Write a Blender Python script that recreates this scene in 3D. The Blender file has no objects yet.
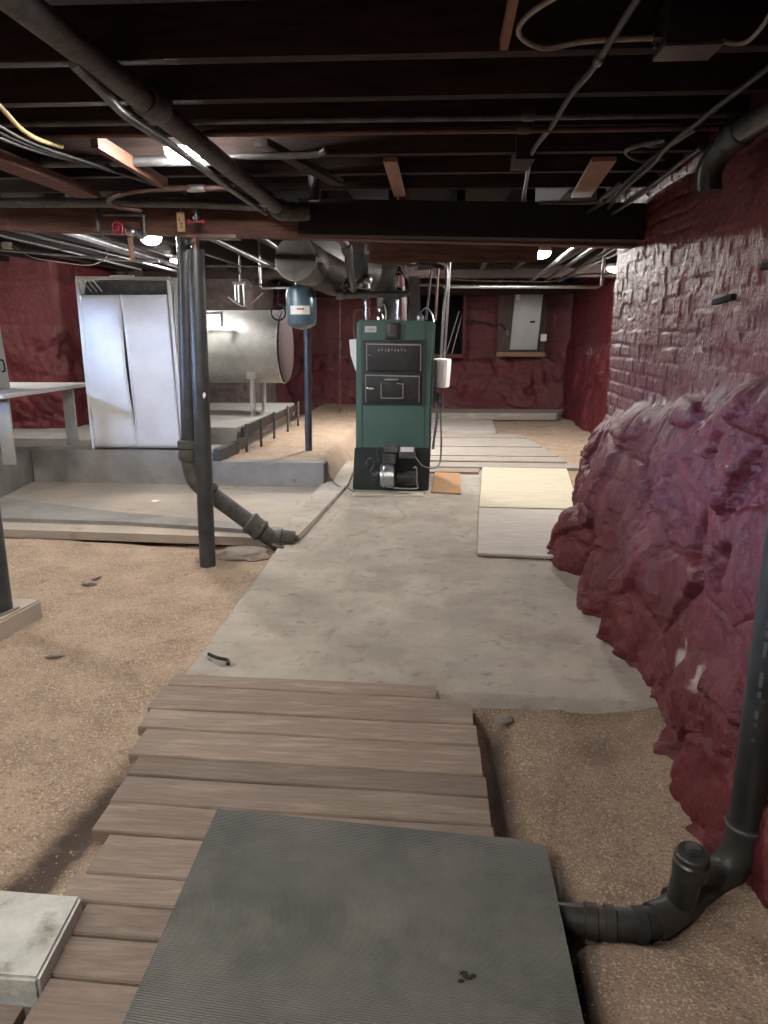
import bpy, bmesh, math, random
import numpy as np
from mathutils import Vector, Matrix, noise as mnoise
random.seed(7)
R = math.radians
sc = bpy.context.scene

# ------------------------------------------------------------------ camera, world, light, exposure
F_PX, PITCH, YAW, EYE = 740.0, R(13.7), R(4.0), 1.4
cam_d = bpy.data.cameras.new('camera'); cam = bpy.data.objects.new('camera', cam_d)
sc.collection.objects.link(cam); sc.camera = cam
cam_d.sensor_fit = 'VERTICAL'; cam_d.sensor_height = 36.0
cam_d.lens = 36.0 * F_PX / 1024.0
cam_d.clip_start = 0.02; cam_d.clip_end = 200
cam.location = (0, 0, EYE); cam.rotation_euler = (R(90) - PITCH, 0, YAW)

world = bpy.data.worlds.new('world'); sc.world = world; world.use_nodes = True
bg = world.node_tree.nodes['Background']
bg.inputs['Color'].default_value = (0.55, 0.7, 1.0, 1); bg.inputs['Strength'].default_value = 0.4

BULB = 440.0            # radiance of the lamps, seen and added
BULB_COL = (1.0, 0.95, 0.89)
WIN_POWER = 3400.0        # daylight through the small side window
WIN_COL = (0.40, 0.58, 1.0)
sc.view_settings.view_transform = 'Standard'
sc.view_settings.look = 'None'
sc.view_settings.gamma = 1.0
sc.view_settings.use_curve_mapping = False
sc.view_settings.exposure = 0.32

def area_light(name, loc, target, sx, sy, power, col, spread=180):
    l = bpy.data.lights.new(name, 'AREA'); l.shape = 'RECTANGLE'; l.size = sx; l.size_y = sy
    l.energy = power; l.color = col; l.spread = R(spread)
    o = bpy.data.objects.new(name, l); sc.collection.objects.link(o); o.location = loc
    o.rotation_euler = (Vector(target) - Vector(loc)).to_track_quat('-Z', 'Y').to_euler()
    return o
# daylight falling through the window of the left wall (the light stands in the window well outside)
area_light('window_daylight', (-7.6, -0.3, 2.30), (-5.5, 2.6, 1.70), 1.8, 1.0, WIN_POWER, WIN_COL)
area_light('window_daylight_low', (-7.6, 2.65, 1.95), (-5.5, 2.65, 1.72), 1.3, 0.2, WIN_POWER * 0.22, WIN_COL)

# ------------------------------------------------------------------ materials
def mat(name, col, rough=0.6, metal=0.0, col2=None, scale=8.0, bump=0.0, bscale=60.0, rvar=0.0,
        stretch=(1, 1, 1), dust=None, spec=None, detail=6.0, contrast=(0.35, 0.65)):
    m = bpy.data.materials.new(name); m.use_nodes = True
    nt = m.node_tree; N = nt.nodes; L = nt.links
    b = N['Principled BSDF']
    b.inputs['Roughness'].default_value = rough; b.inputs['Metallic'].default_value = metal
    if spec is not None: b.inputs['Specular IOR Level'].default_value = spec
    b.inputs['Base Color'].default_value = (*col, 1)
    geo = N.new('ShaderNodeNewGeometry')
    mp = N.new('ShaderNodeMapping'); mp.inputs['Scale'].default_value = stretch
    L.new(geo.outputs['Position'], mp.inputs['Vector'])
    out = None
    if col2 is not None:
        n = N.new('ShaderNodeTexNoise'); n.inputs['Scale'].default_value = scale; n.inputs['Detail'].default_value = detail
        n.inputs['Roughness'].default_value = 0.62
        L.new(mp.outputs[0], n.inputs['Vector'])
        r = N.new('ShaderNodeMapRange'); r.inputs[1].default_value = contrast[0]; r.inputs[2].default_value = contrast[1]
        L.new(n.outputs['Fac'], r.inputs[0])
        mx = N.new('ShaderNodeMix'); mx.data_type = 'RGBA'
        mx.inputs[6].default_value = (*col, 1); mx.inputs[7].default_value = (*col2, 1)
        L.new(r.outputs[0], mx.inputs[0]); out = mx.outputs[2]
        if rvar:
            rr = N.new('ShaderNodeMapRange'); rr.inputs[3].default_value = rough - rvar; rr.inputs[4].default_value = rough + rvar
            L.new(n.outputs['Fac'], rr.inputs[0]); L.new(rr.outputs[0], b.inputs['Roughness'])
    if dust is not None:
        dn = N.new('ShaderNodeTexNoise'); dn.inputs['Scale'].default_value = dust[1]; dn.inputs['Detail'].default_value = 8
        dn.inputs['Roughness'].default_value = 0.7
        L.new(geo.outputs['Position'], dn.inputs['Vector'])
        dr = N.new('ShaderNodeMapRange'); dr.inputs[1].default_value = dust[2]; dr.inputs[2].default_value = dust[3]
        L.new(dn.outputs['Fac'], dr.inputs[0])
        mx = N.new('ShaderNodeMix'); mx.data_type = 'RGBA'
        if out is None: mx.inputs[6].default_value = (*col, 1)
        else: L.new(out, mx.inputs[6])
        mx.inputs[7].default_value = (*dust[0], 1); L.new(dr.outputs[0], mx.inputs[0]); out = mx.outputs[2]
    if out is not None: L.new(out, b.inputs['Base Color'])
    if bump:
        bn = N.new('ShaderNodeTexNoise'); bn.inputs['Scale'].default_value = bscale; bn.inputs['Detail'].default_value = 5
        L.new(mp.outputs[0], bn.inputs['Vector'])
        bm_ = N.new('ShaderNodeBump'); bm_.inputs['Strength'].default_value = bump; bm_.inputs['Distance'].default_value = 0.01
        L.new(bn.outputs['Fac'], bm_.inputs['Height']); L.new(bm_.outputs[0], b.inputs['Normal'])
    m['final'] = 1
    return m

def add_mask_layer(m, col, scale, lo, hi, voronoi=False, stretch=None):
    """one more coloured layer (chips, grit, stains) over a material"""
    nt = m.node_tree; N = nt.nodes; L = nt.links; b = N['Principled BSDF']
    geo = N.new('ShaderNodeNewGeometry'); src = geo.outputs['Position']
    if stretch:
        mp = N.new('ShaderNodeMapping'); mp.inputs['Scale'].default_value = stretch; L.new(src, mp.inputs[0]); src = mp.outputs[0]
    if voronoi:
        t = N.new('ShaderNodeTexVoronoi'); t.inputs['Scale'].default_value = scale; L.new(src, t.inputs['Vector'])
        sp = N.new('ShaderNodeSeparateColor'); L.new(t.outputs['Color'], sp.inputs[0]); f = sp.outputs[0]
    else:
        t = N.new('ShaderNodeTexNoise'); t.inputs['Scale'].default_value = scale; t.inputs['Detail'].default_value = 7
        t.inputs['Roughness'].default_value = 0.65; L.new(src, t.inputs['Vector']); f = t.outputs['Fac']
    r = N.new('ShaderNodeMapRange'); r.inputs[1].default_value = lo; r.inputs[2].default_value = hi; L.new(f, r.inputs[0])
    mx = N.new('ShaderNodeMix'); mx.data_type = 'RGBA'; L.new(r.outputs[0], mx.inputs[0])
    if b.inputs['Base Color'].is_linked: L.new(b.inputs['Base Color'].links[0].from_socket, mx.inputs[6])
    else: mx.inputs[6].default_value = b.inputs['Base Color'].default_value[:]
    mx.inputs[7].default_value = (*col, 1); L.new(mx.outputs[2], b.inputs['Base Color'])
    return m

def add_vcol(m, attr, col):
    """tint whose outline is stored on the mesh (darker soil, rust, chipped paint)"""
    nt = m.node_tree; N = nt.nodes; L = nt.links; b = N['Principled BSDF']
    a = N.new('ShaderNodeAttribute'); a.attribute_name = attr
    mx = N.new('ShaderNodeMix'); mx.data_type = 'RGBA'; L.new(a.outputs['Fac'], mx.inputs[0])
    if b.inputs['Base Color'].is_linked: L.new(b.inputs['Base Color'].links[0].from_socket, mx.inputs[6])
    else: mx.inputs[6].default_value = b.inputs['Base Color'].default_value[:]
    mx.inputs[7].default_value = (*col, 1); L.new(mx.outputs[2], b.inputs['Base Color'])

def emit(name, col, s):
    m = bpy.data.materials.new(name); m.use_nodes = True
    b = m.node_tree.nodes['Principled BSDF']
    b.inputs['Base Color'].default_value = (0.9, 0.9, 0.9, 1)
    b.inputs['Emission Color'].default_value = (*col, 1); b.inputs['Emission Strength'].default_value = s
    return m

M = {}
M['paint'] = mat('red_gloss_paint', (0.086, 0.009, 0.013), 0.50, col2=(0.135, 0.019, 0.024), scale=5, bump=0.45, bscale=55, rvar=0.1, dust=((0.13, 0.052, 0.054), 9, 0.58, 0.88))
nt_ = M['paint'].node_tree
bp_ = [n for n in nt_.nodes if n.type == 'BUMP'][0]
n2_ = nt_.nodes.new('ShaderNodeTexNoise'); n2_.inputs['Scale'].default_value = 17; n2_.inputs['Detail'].default_value = 6; n2_.inputs['Roughness'].default_value = 0.7
g2_ = nt_.nodes.new('ShaderNodeNewGeometry'); nt_.links.new(g2_.outputs['Position'], n2_.inputs['Vector'])
b2_ = nt_.nodes.new('ShaderNodeBump'); b2_.inputs['Strength'].default_value = 0.55; b2_.inputs['Distance'].default_value = 0.03
nt_.links.new(n2_.outputs['Fac'], b2_.inputs['Height']); nt_.links.new(b2_.outputs[0], bp_.inputs['Normal'])
add_vcol(M['paint'], 'chalk', (0.13, 0.08, 0.065))
add_vcol(M['paint'], 'chip', (0.42, 0.37, 0.34))
M['dark_brick'] = mat('dark_brick', (0.055, 0.042, 0.04), 0.85, col2=(0.10, 0.075, 0.07), scale=6, bump=0.5, bscale=40)
M['dirt'] = mat('tan_dirt', (0.40, 0.295, 0.22), 0.95, col2=(0.27, 0.195, 0.14), scale=4.2, bump=0.9, bscale=120)
add_mask_layer(M['dirt'], (0.20, 0.14, 0.105), 13, 0.58, 0.74)
add_mask_layer(M['dirt'], (0.52, 0.40, 0.285), 190, 0.80, 0.86, voronoi=True)
add_mask_layer(M['dirt'], (0.24, 0.16, 0.11), 150, 0.93, 0.96, voronoi=True)
add_vcol(M['dirt'], 'darker', (0.075, 0.05, 0.038))
M['dirt2'] = M['dirt']
M['chip'] = mat('stone_chip', (0.50, 0.385, 0.28), 0.9, col2=(0.33, 0.235, 0.165), scale=14)
M['concrete'] = mat('walkway_concrete', (0.43, 0.385, 0.33), 0.85, col2=(0.31, 0.275, 0.235), scale=2.2, bump=0.45, bscale=90, rvar=0.05)
add_mask_layer(M['concrete'], (0.26, 0.215, 0.18), 1.7, 0.52, 0.72)
add_mask_layer(M['concrete'], (0.21, 0.175, 0.15), 11, 0.56, 0.74)
add_mask_layer(M['concrete'], (0.55, 0.52, 0.47), 40, 0.66, 0.76)
M['concrete2'] = mat('grey_concrete', (0.28, 0.265, 0.25), 0.85, col2=(0.20, 0.19, 0.18), scale=3.5, bump=0.3, bscale=70)
add_mask_layer(M['concrete2'], (0.13, 0.12, 0.11), 9, 0.62, 0.8)
M['pitfloor'] = mat('pit_concrete', (0.42, 0.35, 0.285), 0.9, col2=(0.32, 0.29, 0.255), scale=1.8, bump=0.35, bscale=60)
add_mask_layer(M['pitfloor'], (0.19, 0.14, 0.11), 4, 0.6, 0.75)
M['palestone'] = mat('pale_stone', (0.40, 0.41, 0.38), 0.8, col2=(0.58, 0.57, 0.52), scale=14, bump=0.3, bscale=60)
add_mask_layer(M['palestone'], (0.20, 0.19, 0.16), 7, 0.52, 0.68)
M['wood'] = mat('weathered_board', (0.25, 0.195, 0.155), 0.8, col2=(0.20, 0.148, 0.116), scale=7, bump=0.35, bscale=30, stretch=(0.9, 14, 6))
add_mask_layer(M['wood'], (0.34, 0.27, 0.215), 3.0, 0.5, 0.72, stretch=(1.2, 9, 5))
add_mask_layer(M['wood'], (0.09, 0.06, 0.05), 4.0, 0.66, 0.72, stretch=(1.0, 26, 6))
def vary(m, amt):
    nt = m.node_tree; N = nt.nodes; L = nt.links; b_ = N['Principled BSDF']
    oi = N.new('ShaderNodeObjectInfo'); r = N.new('ShaderNodeMapRange'); r.inputs[3].default_value = 1 - amt; r.inputs[4].default_value = 1 + amt
    L.new(oi.outputs['Random'], r.inputs[0]); h = N.new('ShaderNodeHueSaturation'); L.new(r.outputs[0], h.inputs['Value'])
    L.new(b_.inputs['Base Color'].links[0].from_socket, h.inputs['Color']); L.new(h.outputs[0], b_.inputs['Base Color'])
vary(M['wood'], 0.24)
M['wood2'] = mat('greyed_board', (0.40, 0.355, 0.31), 0.85, col2=(0.25, 0.22, 0.19), scale=6, bump=0.3, bscale=30, stretch=(0.8, 12, 6))
M['ply'] = mat('pale_plywood', (0.60, 0.54, 0.42), 0.75, col2=(0.48, 0.42, 0.31), scale=5, bump=0.1, stretch=(1, 8, 4))
M['sheet'] = mat('whitish_board', (0.50, 0.46, 0.42), 0.75, col2=(0.40, 0.355, 0.32), scale=4, bump=0.15, stretch=(1, 6, 4))
add_mask_layer(M['sheet'], (0.45, 0.33, 0.29), 5, 0.58, 0.7)
M['joist'] = mat('dark_joist', (0.012, 0.0065, 0.006), 0.85, col2=(0.038, 0.02, 0.016), scale=5, bump=0.4, bscale=40, stretch=(1, 8, 8))
M['deck'] = mat('dark_ceiling_boards', (0.012, 0.009, 0.009), 0.9, col2=(0.02, 0.014, 0.014), scale=5)
M['girder'] = mat('brown_girder', (0.20, 0.095, 0.07), 0.8, col2=(0.09, 0.044, 0.036), scale=5, bump=0.4, stretch=(1, 8, 8))
M['newwood'] = mat('orange_board', (0.10, 0.04, 0.022), 0.7, col2=(0.07, 0.028, 0.017), scale=8, stretch=(4, 1, 4))
M['tanwood'] = mat('tan_board', (0.34, 0.19, 0.13), 0.75, col2=(0.25, 0.14, 0.10), scale=8, stretch=(4, 1, 4))
M['iron'] = mat('grey_painted_steel', (0.075, 0.08, 0.085), 0.42, 0.35, col2=(0.045, 0.047, 0.05), scale=9, bump=0.1, rvar=0.08)
M['castiron'] = mat('cast_iron', (0.115, 0.11, 0.10), 0.7, 0.3, col2=(0.06, 0.058, 0.055), scale=12, bump=0.4, bscale=80)
M['pipewrap'] = mat('old_grey_pipe', (0.10, 0.095, 0.092), 0.55, 0.3, col2=(0.05, 0.046, 0.045), scale=14, bump=0.4, bscale=50)
M['galv'] = mat('galvanised_steel', (0.55, 0.56, 0.57), 0.32, 0.9, col2=(0.38, 0.39, 0.40), scale=14)
M['galvdull'] = mat('dull_galvanised', (0.15, 0.15, 0.155), 0.45, 0.6, col2=(0.08, 0.08, 0.083), scale=14)
M['chrome'] = mat('bright_nickel', (0.8, 0.8, 0.8), 0.16, 1.0)
M['copper'] = mat('old_copper', (0.42, 0.2, 0.13), 0.4, 0.8, col2=(0.2, 0.1, 0.075), scale=12)
M['copper_dull'] = mat('dull_copper', (0.16, 0.09, 0.075), 0.5, 0.5, col2=(0.08, 0.05, 0.045), scale=12)
M['black'] = mat('black_cable', (0.012, 0.012, 0.013), 0.75)
M['greycable'] = mat('grey_cable', (0.05, 0.05, 0.05), 0.5, col2=(0.03, 0.03, 0.03), scale=20)
M['whitecable'] = mat('white_cable', (0.42, 0.40, 0.37), 0.5, col2=(0.25, 0.23, 0.21), scale=20)
M['yellowcable'] = mat('yellow_cable', (0.55, 0.42, 0.16), 0.5)
M['abs'] = mat('black_abs_plastic', (0.016, 0.018, 0.017), 0.33, col2=(0.03, 0.032, 0.03), scale=12, dust=((0.13, 0.115, 0.095), 30, 0.6, 0.9))
M['absdusty'] = mat('dusty_abs_plastic', (0.022, 0.022, 0.021), 0.45, col2=(0.045, 0.042, 0.037), scale=14, dust=((0.2, 0.175, 0.14), 40, 0.62, 0.8))
M['print'] = mat('grey_print', (0.06, 0.066, 0.064), 0.6)
M['rubber'] = mat('black_rubber', (0.12, 0.12, 0.112), 0.65, col2=(0.18, 0.175, 0.16), scale=3.0, bump=0.15, bscale=200, spec=0.3)
add_mask_layer(M['rubber'], (0.22, 0.21, 0.19), 4.5, 0.50, 0.80)
add_mask_layer(M['rubber'], (0.5, 0.48, 0.44), 60, 0.72, 0.75)
M['green'] = mat('green_enamel', (0.068, 0.135, 0.108), 0.42, col2=(0.058, 0.12, 0.095), scale=4, bump=0.03)
M['boilerblack'] = mat('boiler_black', (0.013, 0.02, 0.017), 0.5, col2=(0.02, 0.026, 0.023), scale=8)
M['castblack'] = mat('cast_door_black', (0.02, 0.02, 0.02), 0.42, 0.2, col2=(0.032, 0.031, 0.03), scale=20, bump=0.2)
M['edge'] = mat('worn_metal_edge', (0.3, 0.29, 0.28), 0.4, 0.8)
M['white'] = mat('white_plastic', (0.75, 0.74, 0.7), 0.45)
M['offwhite'] = mat('offwhite_paper', (0.62, 0.6, 0.56), 0.7)
M['locker'] = mat('white_enamel_sheet', (0.60, 0.60, 0.60), 0.33, col2=(0.50, 0.50, 0.51), scale=3, bump=0.05, bscale=10)
M['greysheet'] = mat('grey_painted_board', (0.33, 0.325, 0.30), 0.6, col2=(0.27, 0.265, 0.25), scale=5)
M['benchtop'] = mat('pale_bench_top', (0.5, 0.5, 0.5), 0.35, col2=(0.4, 0.4, 0.4), scale=5)
M['tank'] = mat('aluminium_paint', (0.50, 0.51, 0.49), 0.5, 0.4, col2=(0.36, 0.365, 0.35), scale=6, bump=0.12, bscale=12, rvar=0.08)
add_mask_layer(M['tank'], (0.2, 0.19, 0.17), 7, 0.66, 0.72, stretch=(1, 1, 4))
M['tankend'] = mat('oxide_red_steel', (0.028, 0.011, 0.012), 0.85, 0.0, col2=(0.02, 0.01, 0.01), scale=7, bump=0.2)
M['expansion'] = mat('blue_grey_tank', (0.10, 0.16, 0.19), 0.3, 0.2, col2=(0.08, 0.13, 0.155), scale=8)
M['redvalve'] = mat('red_valve_paint', (0.30, 0.03, 0.05), 0.4)
M['redlabel'] = mat('red_label_ink', (0.45, 0.05, 0.05), 0.6)
M['panel'] = mat('grey_panel_steel', (0.34, 0.36, 0.36), 0.4, 0.2, col2=(0.30, 0.32, 0.32), scale=4)
M['panelboard'] = mat('dark_plywood', (0.10, 0.07, 0.06), 0.8, col2=(0.06, 0.04, 0.035), scale=7, stretch=(8, 1, 1))
M['sheetmetal'] = mat('dull_sheet_metal', (0.16, 0.15, 0.145), 0.5, 0.6, col2=(0.09, 0.085, 0.08), scale=10, bump=0.1)
M['ductdark'] = mat('dark_flue', (0.05, 0.035, 0.036), 0.6, 0.3, col2=(0.03, 0.022, 0.024), scale=8)
M['rust'] = mat('rusted_tray', (0.46, 0.22, 0.08), 0.85, col2=(0.3, 0.22, 0.15), scale=7)
M['stone'] = mat('grey_lump', (0.30, 0.25, 0.21), 0.9, col2=(0.22, 0.185, 0.155), scale=12, bump=0.4)
M['tagcard'] = mat('card_tag', (0.48, 0.31, 0.17), 0.7, col2=(0.4, 0.25, 0.13), scale=30)
M['ink'] = mat('dark_ink', (0.05, 0.03, 0.02), 0.7)
M['backred'] = M['paint']
M['void'] = mat('unlit_recess', (0.01, 0.01, 0.01), 0.95)
M['glass'] = mat('bulb_cap', (0.6, 0.6, 0.6), 0.5)
M['plaster'] = mat('plain_shell', (0.30, 0.22, 0.19), 0.9, col2=(0.22, 0.16, 0.14), scale=3)
M['bulb'] = emit('lit_bulb', BULB_COL, BULB)

# ------------------------------------------------------------------ mesh helpers
class B:
    def __init__(s): s.bm = bmesh.new()
    def box(s, c, size, rot=(0, 0, 0), bev=0.0):
        t = bmesh.new(); bmesh.ops.create_cube(t, size=1)
        bmesh.ops.scale(t, vec=size, verts=t.verts)
        if bev: bmesh.ops.bevel(t, geom=list(t.edges), offset=bev, segments=2, profile=0.7, affect='EDGES')
        m = Matrix.Translation(c) @ Matrix.Rotation(rot[2], 4, 'Z') @ Matrix.Rotation(rot[1], 4, 'Y') @ Matrix.Rotation(rot[0], 4, 'X')
        bmesh.ops.transform(t, matrix=m, verts=t.verts); s.merge(t); return s
    def merge(s, t):
        me = bpy.data.meshes.new('t'); t.to_mesh(me); t.free(); s.bm.from_mesh(me); bpy.data.meshes.remove(me)
    def bar(s, a, b, w, h, bev=0.0):
        a, b = Vector(a), Vector(b); d = b - a
        t = bmesh.new(); bmesh.ops.create_cube(t, size=1); bmesh.ops.scale(t, vec=(w, d.length, h), verts=t.verts)
        if bev: bmesh.ops.bevel(t, geom=list(t.edges), offset=bev, segments=2, profile=0.7, affect='EDGES')
        q = d.normalized(); up = Vector((0, 0, 1)) if abs(q.z) < .98 else Vector((0, 1, 0))
        x = q.cross(up).normalized(); z = x.cross(q)
        m = Matrix((x, q, z)).transposed().to_4x4(); m.translation = (a + b) / 2
        bmesh.ops.transform(t, matrix=m, verts=t.verts); s.merge(t); return s
    def lathe(s, prof, a, b, seg=24):
        """prof: (t along a->b in metres, radius)"""
        a, b = Vector(a), Vector(b); q = (b - a).normalized()
        up = Vector((0, 0, 1)) if abs(q.z) < .9 else Vector((1, 0, 0))
        u = q.cross(up).normalized(); v = q.cross(u)
        rings = []
        for t, r in prof:
            c = a + q * t
            if r < 1e-6: rings.append([s.bm.verts.new(c)])
            else: rings.append([s.bm.verts.new(c + (u * math.cos(k * 2 * math.pi / seg) + v * math.sin(k * 2 * math.pi / seg)) * r) for k in range(seg)])
        for r0, r1 in zip(rings, rings[1:]):
            for k in range(seg):
                k2 = (k + 1) % seg
                f = [r0[k % len(r0)], r0[k2 % len(r0)], r1[k2 % len(r1)], r1[k % len(r1)]]
                f2 = []
                for x in f:
                    if x not in f2: f2.append(x)
                if len(f2) > 2:
                    try: s.bm.faces.new(f2)
                    except ValueError: pass
        for rr in (rings[0], rings[-1]):
            if len(rr) > 2:
                try: s.bm.faces.new(rr)
                except ValueError: pass
        return s
    def cyl(s, a, b, r, r2=None, seg=20):
        l = (Vector(b) - Vector(a)).length
        return s.lathe([(0, r), (l, r if r2 is None else r2)], a, b, seg)
    def tube(s, pts, r, seg=10, smooth=6, rfun=None):
        P = [Vector(p) for p in pts]
        if smooth and len(P) > 2:
            Q = []
            E = [P[0] * 2 - P[1]] + P + [P[-1] * 2 - P[-2]]
            for i in range(1, len(E) - 2):
                for k in range(smooth):
                    t = k / smooth; a, b, c, d = E[i - 1], E[i], E[i + 1], E[i + 2]
                    Q.append(0.5 * ((2 * b) + (c - a) * t + (2 * a - 5 * b + 4 * c - d) * t * t + (3 * b - a - 3 * c + d) * t ** 3))
            Q.append(P[-1]); P = Q
        prev = None; rings = []; n = len(P)
        for i, p in enumerate(P):
            t = (P[min(i + 1, n - 1)] - P[max(i - 1, 0)]).normalized()
            if prev is None:
                up = Vector((0, 0, 1)) if abs(t.z) < .9 else Vector((1, 0, 0)); u = t.cross(up).normalized()
            else:
                u = (prev - t * prev.dot(t)).normalized()
            prev = u; v = t.cross(u); rr = r if rfun is None else rfun(i / (n - 1))
            rings.append([s.bm.verts.new(p + (u * math.cos(k * 2 * math.pi / seg) + v * math.sin(k * 2 * math.pi / seg)) * rr) for k in range(seg)])
        for r0, r1 in zip(rings, rings[1:]):
            for k in range(seg):
                s.bm.faces.new((r0[k], r0[(k + 1) % seg], r1[(k + 1) % seg], r1[k]))
        s.bm.faces.new(rings[0]); s.bm.faces.new(list(reversed(rings[-1])))
        return s
    def prism(s, poly, z0, z1, axis='z'):
        def P(p, h):
            return {'z': (p[0], p[1], h), 'y': (p[0], h, p[1]), 'x': (h, p[0], p[1])}[axis]
        a = [s.bm.verts.new(P(p, z0)) for p in poly]; b = [s.bm.verts.new(P(p, z1)) for p in poly]
        s.bm.faces.new(a); s.bm.faces.new(list(reversed(b)))
        for i in range(len(poly)):
            j = (i + 1) % len(poly); s.bm.faces.new((a[i], b[i], b[j], a[j]))
        return s
    def torus(s, c, R0, r, axis=(0, 0, 1), seg=24, sg=8):
        ax = Vector(axis).normalized(); up = Vector((0, 0, 1)) if abs(ax.z) < .9 else Vector((1, 0, 0))
        u = ax.cross(up).normalized(); v = ax.cross(u); c = Vector(c); rings = []
        for i in range(seg):
            a = 2 * math.pi * i / seg; d = u * math.cos(a) + v * math.sin(a)
            rings.append([s.bm.verts.new(c + d * (R0 + r * math.cos(2 * math.pi * k / sg)) + ax * r * math.sin(2 * math.pi * k / sg)) for k in range(sg)])
        for i in range(seg):
            r0, r1 = rings[i], rings[(i + 1) % seg]
            for k in range(sg): s.bm.faces.new((r0[k], r0[(k + 1) % sg], r1[(k + 1) % sg], r1[k]))
        return s
    def sphere(s, c, r, sc_=(1, 1, 1), seg=20, rings=12, noisy=0.0, seed=0):
        t = bmesh.new(); bmesh.ops.create_uvsphere(t, u_segments=seg, v_segments=rings, radius=r)
        for v in t.verts:
            if noisy: v.co *= 1 + noisy * mnoise.noise(v.co * (2.0 / r) + Vector((seed, 0, 0)))
            v.co = Vector((v.co.x * sc_[0], v.co.y * sc_[1], v.co.z * sc_[2])) + Vector(c)
        s.merge(t); return s

def root_of(o):
    p = Vector((0, 0, 0))
    while o is not None: p += o.location; o = o.parent
    return p
def obj(name, b, m, parent=None, smooth=True, label=None, angle=35):
    bm = b.bm if isinstance(b, B) else b
    bmesh.ops.recalc_face_normals(bm, faces=bm.faces)
    if smooth:
        for f in bm.faces: f.smooth = True
        for e in bm.edges:
            if len(e.link_faces) == 2 and e.calc_face_angle(0) > R(angle): e.smooth = False
    co = [v.co.copy() for v in bm.verts]
    lo = Vector([min(c[i] for c in co) for i in range(3)]); hi = Vector([max(c[i] for c in co) for i in range(3)])
    org = Vector(((lo.x + hi.x) / 2, (lo.y + hi.y) / 2, lo.z))
    bmesh.ops.translate(bm, vec=-org, verts=bm.verts)
    me = bpy.data.meshes.new(name); bm.to_mesh(me); bm.free()
    o = bpy.data.objects.new(name, me); sc.collection.objects.link(o)
    me.materials.append(M[m] if isinstance(m, str) else m)
    if parent is not None:
        o.parent = parent; o.location = org - root_of(parent)
    else: o.location = org
    if label: o['label'] = label
    return o
def tag(o, label, cat, group=None, kind=None):
    o['label'] = label; o['category'] = cat
    if group: o['group'] = group
    if kind: o['kind'] = kind
    return o
def thing(name, label, cat, loc, group=None):
    o = bpy.data.objects.new(name, None); sc.collection.objects.link(o); o.location = loc; o.empty_display_size = 0.1
    return tag(o, label, cat, group)
def struct(name, b, m, label=None, smooth=True):
    o = obj(name, b, m, smooth=smooth); o['kind'] = 'structure'
    if label: o['label'] = label
    return o

# numpy noise
def _h(ix, iy, seed):
    n = (ix.astype(np.int64) * 374761393 + iy.astype(np.int64) * 668265263 + seed * 1442695041) & 0x7fffffff
    n = ((n ^ (n >> 13)) * 1274126177) & 0x7fffffff
    n = (n ^ (n >> 16)) & 0xffffff
    return n / float(0xffffff)
def vnoise(x, y, seed=0):
    ix, iy = np.floor(x), np.floor(y); fx, fy = x - ix, y - iy
    fx = fx * fx * (3 - 2 * fx); fy = fy * fy * (3 - 2 * fy)
    a, b, c, d = _h(ix, iy, seed), _h(ix + 1, iy, seed), _h(ix, iy + 1, seed), _h(ix + 1, iy + 1, seed)
    return (a * (1 - fx) + b * fx) * (1 - fy) + (c * (1 - fx) + d * fx) * fy
def fbm(x, y, seed=0, oct=5, gain=0.5):
    s = 0; a = 1; t = 0
    for k in range(oct):
        s = s + a * vnoise(x * 2 ** k + 17.3 * k, y * 2 ** k + 9.1 * k, seed + k); t += a; a *= gain
    return s / t * 2 - 1
def facets(x, y, seed=0, tilt=0.5):
    """broken-rock relief: every cell is a tilted face; also the distance to the cell border"""
    ix, iy = np.floor(x), np.floor(y)
    d1 = np.full(x.shape, 9.); d2 = np.full(x.shape, 9.); h = np.zeros(x.shape)
    for dx in (-1, 0, 1):
        for dy in (-1, 0, 1):
            cx, cy = ix + dx, iy + dy
            px = cx + 0.15 + 0.7 * _h(cx, cy, seed); py = cy + 0.15 + 0.7 * _h(cx, cy, seed + 5)
            d = np.hypot(x - px, y - py)
            hh = _h(cx, cy, seed + 9) + tilt * ((x - px) * (_h(cx, cy, seed + 11) * 2 - 1) + (y - py) * (_h(cx, cy, seed + 13) * 2 - 1))
            near = d < d1
            d2 = np.where(near, d1, np.minimum(d2, d)); h = np.where(near, hh, h); d1 = np.where(near, d, d1)
    return h, d2 - d1
def ss(a, b, x):
    t = np.clip((x - a) / (b - a), 0, 1); return t * t * (3 - 2 * t)
def grid_obj(name, X, Y, Z, m, attrs=None, keep=None, label=None, kind='structure', parent=None):
    h, w = X.shape
    co = np.stack([X, Y, Z], -1).reshape(-1, 3).astype(np.float32)
    idx = np.arange(h * w).reshape(h, w)
    q = np.stack([idx[:-1, :-1], idx[:-1, 1:], idx[1:, 1:], idx[1:, :-1]], -1)
    if keep is not None: q = q[keep[:-1, :-1] & keep[1:, 1:] & keep[:-1, 1:] & keep[1:, :-1]]
    q = q.reshape(-1, 4)
    me = bpy.data.meshes.new(name); me.vertices.add(len(co)); me.vertices.foreach_set('co', co.ravel())
    me.loops.add(q.size); me.loops.foreach_set('vertex_index', q.ravel().astype(np.int32))
    me.polygons.add(len(q)); me.polygons.foreach_set('loop_start', np.arange(0, q.size, 4, dtype=np.int32))
    me.polygons.foreach_set('use_smooth', np.ones(len(q), bool))
    me.update(calc_edges=True); me.validate()
    for k, v in (attrs or {}).items():
        a = me.attributes.new(k, 'FLOAT', 'POINT'); a.data.foreach_set('value', v.ravel().astype(np.float32))
    o = bpy.data.objects.new(name, me); sc.collection.objects.link(o); me.materials.append(M[m])
    if kind: o['kind'] = kind
    if label: o['label'] = label
    if parent: o.parent = parent; o.location = -root_of(parent)
    return o
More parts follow.
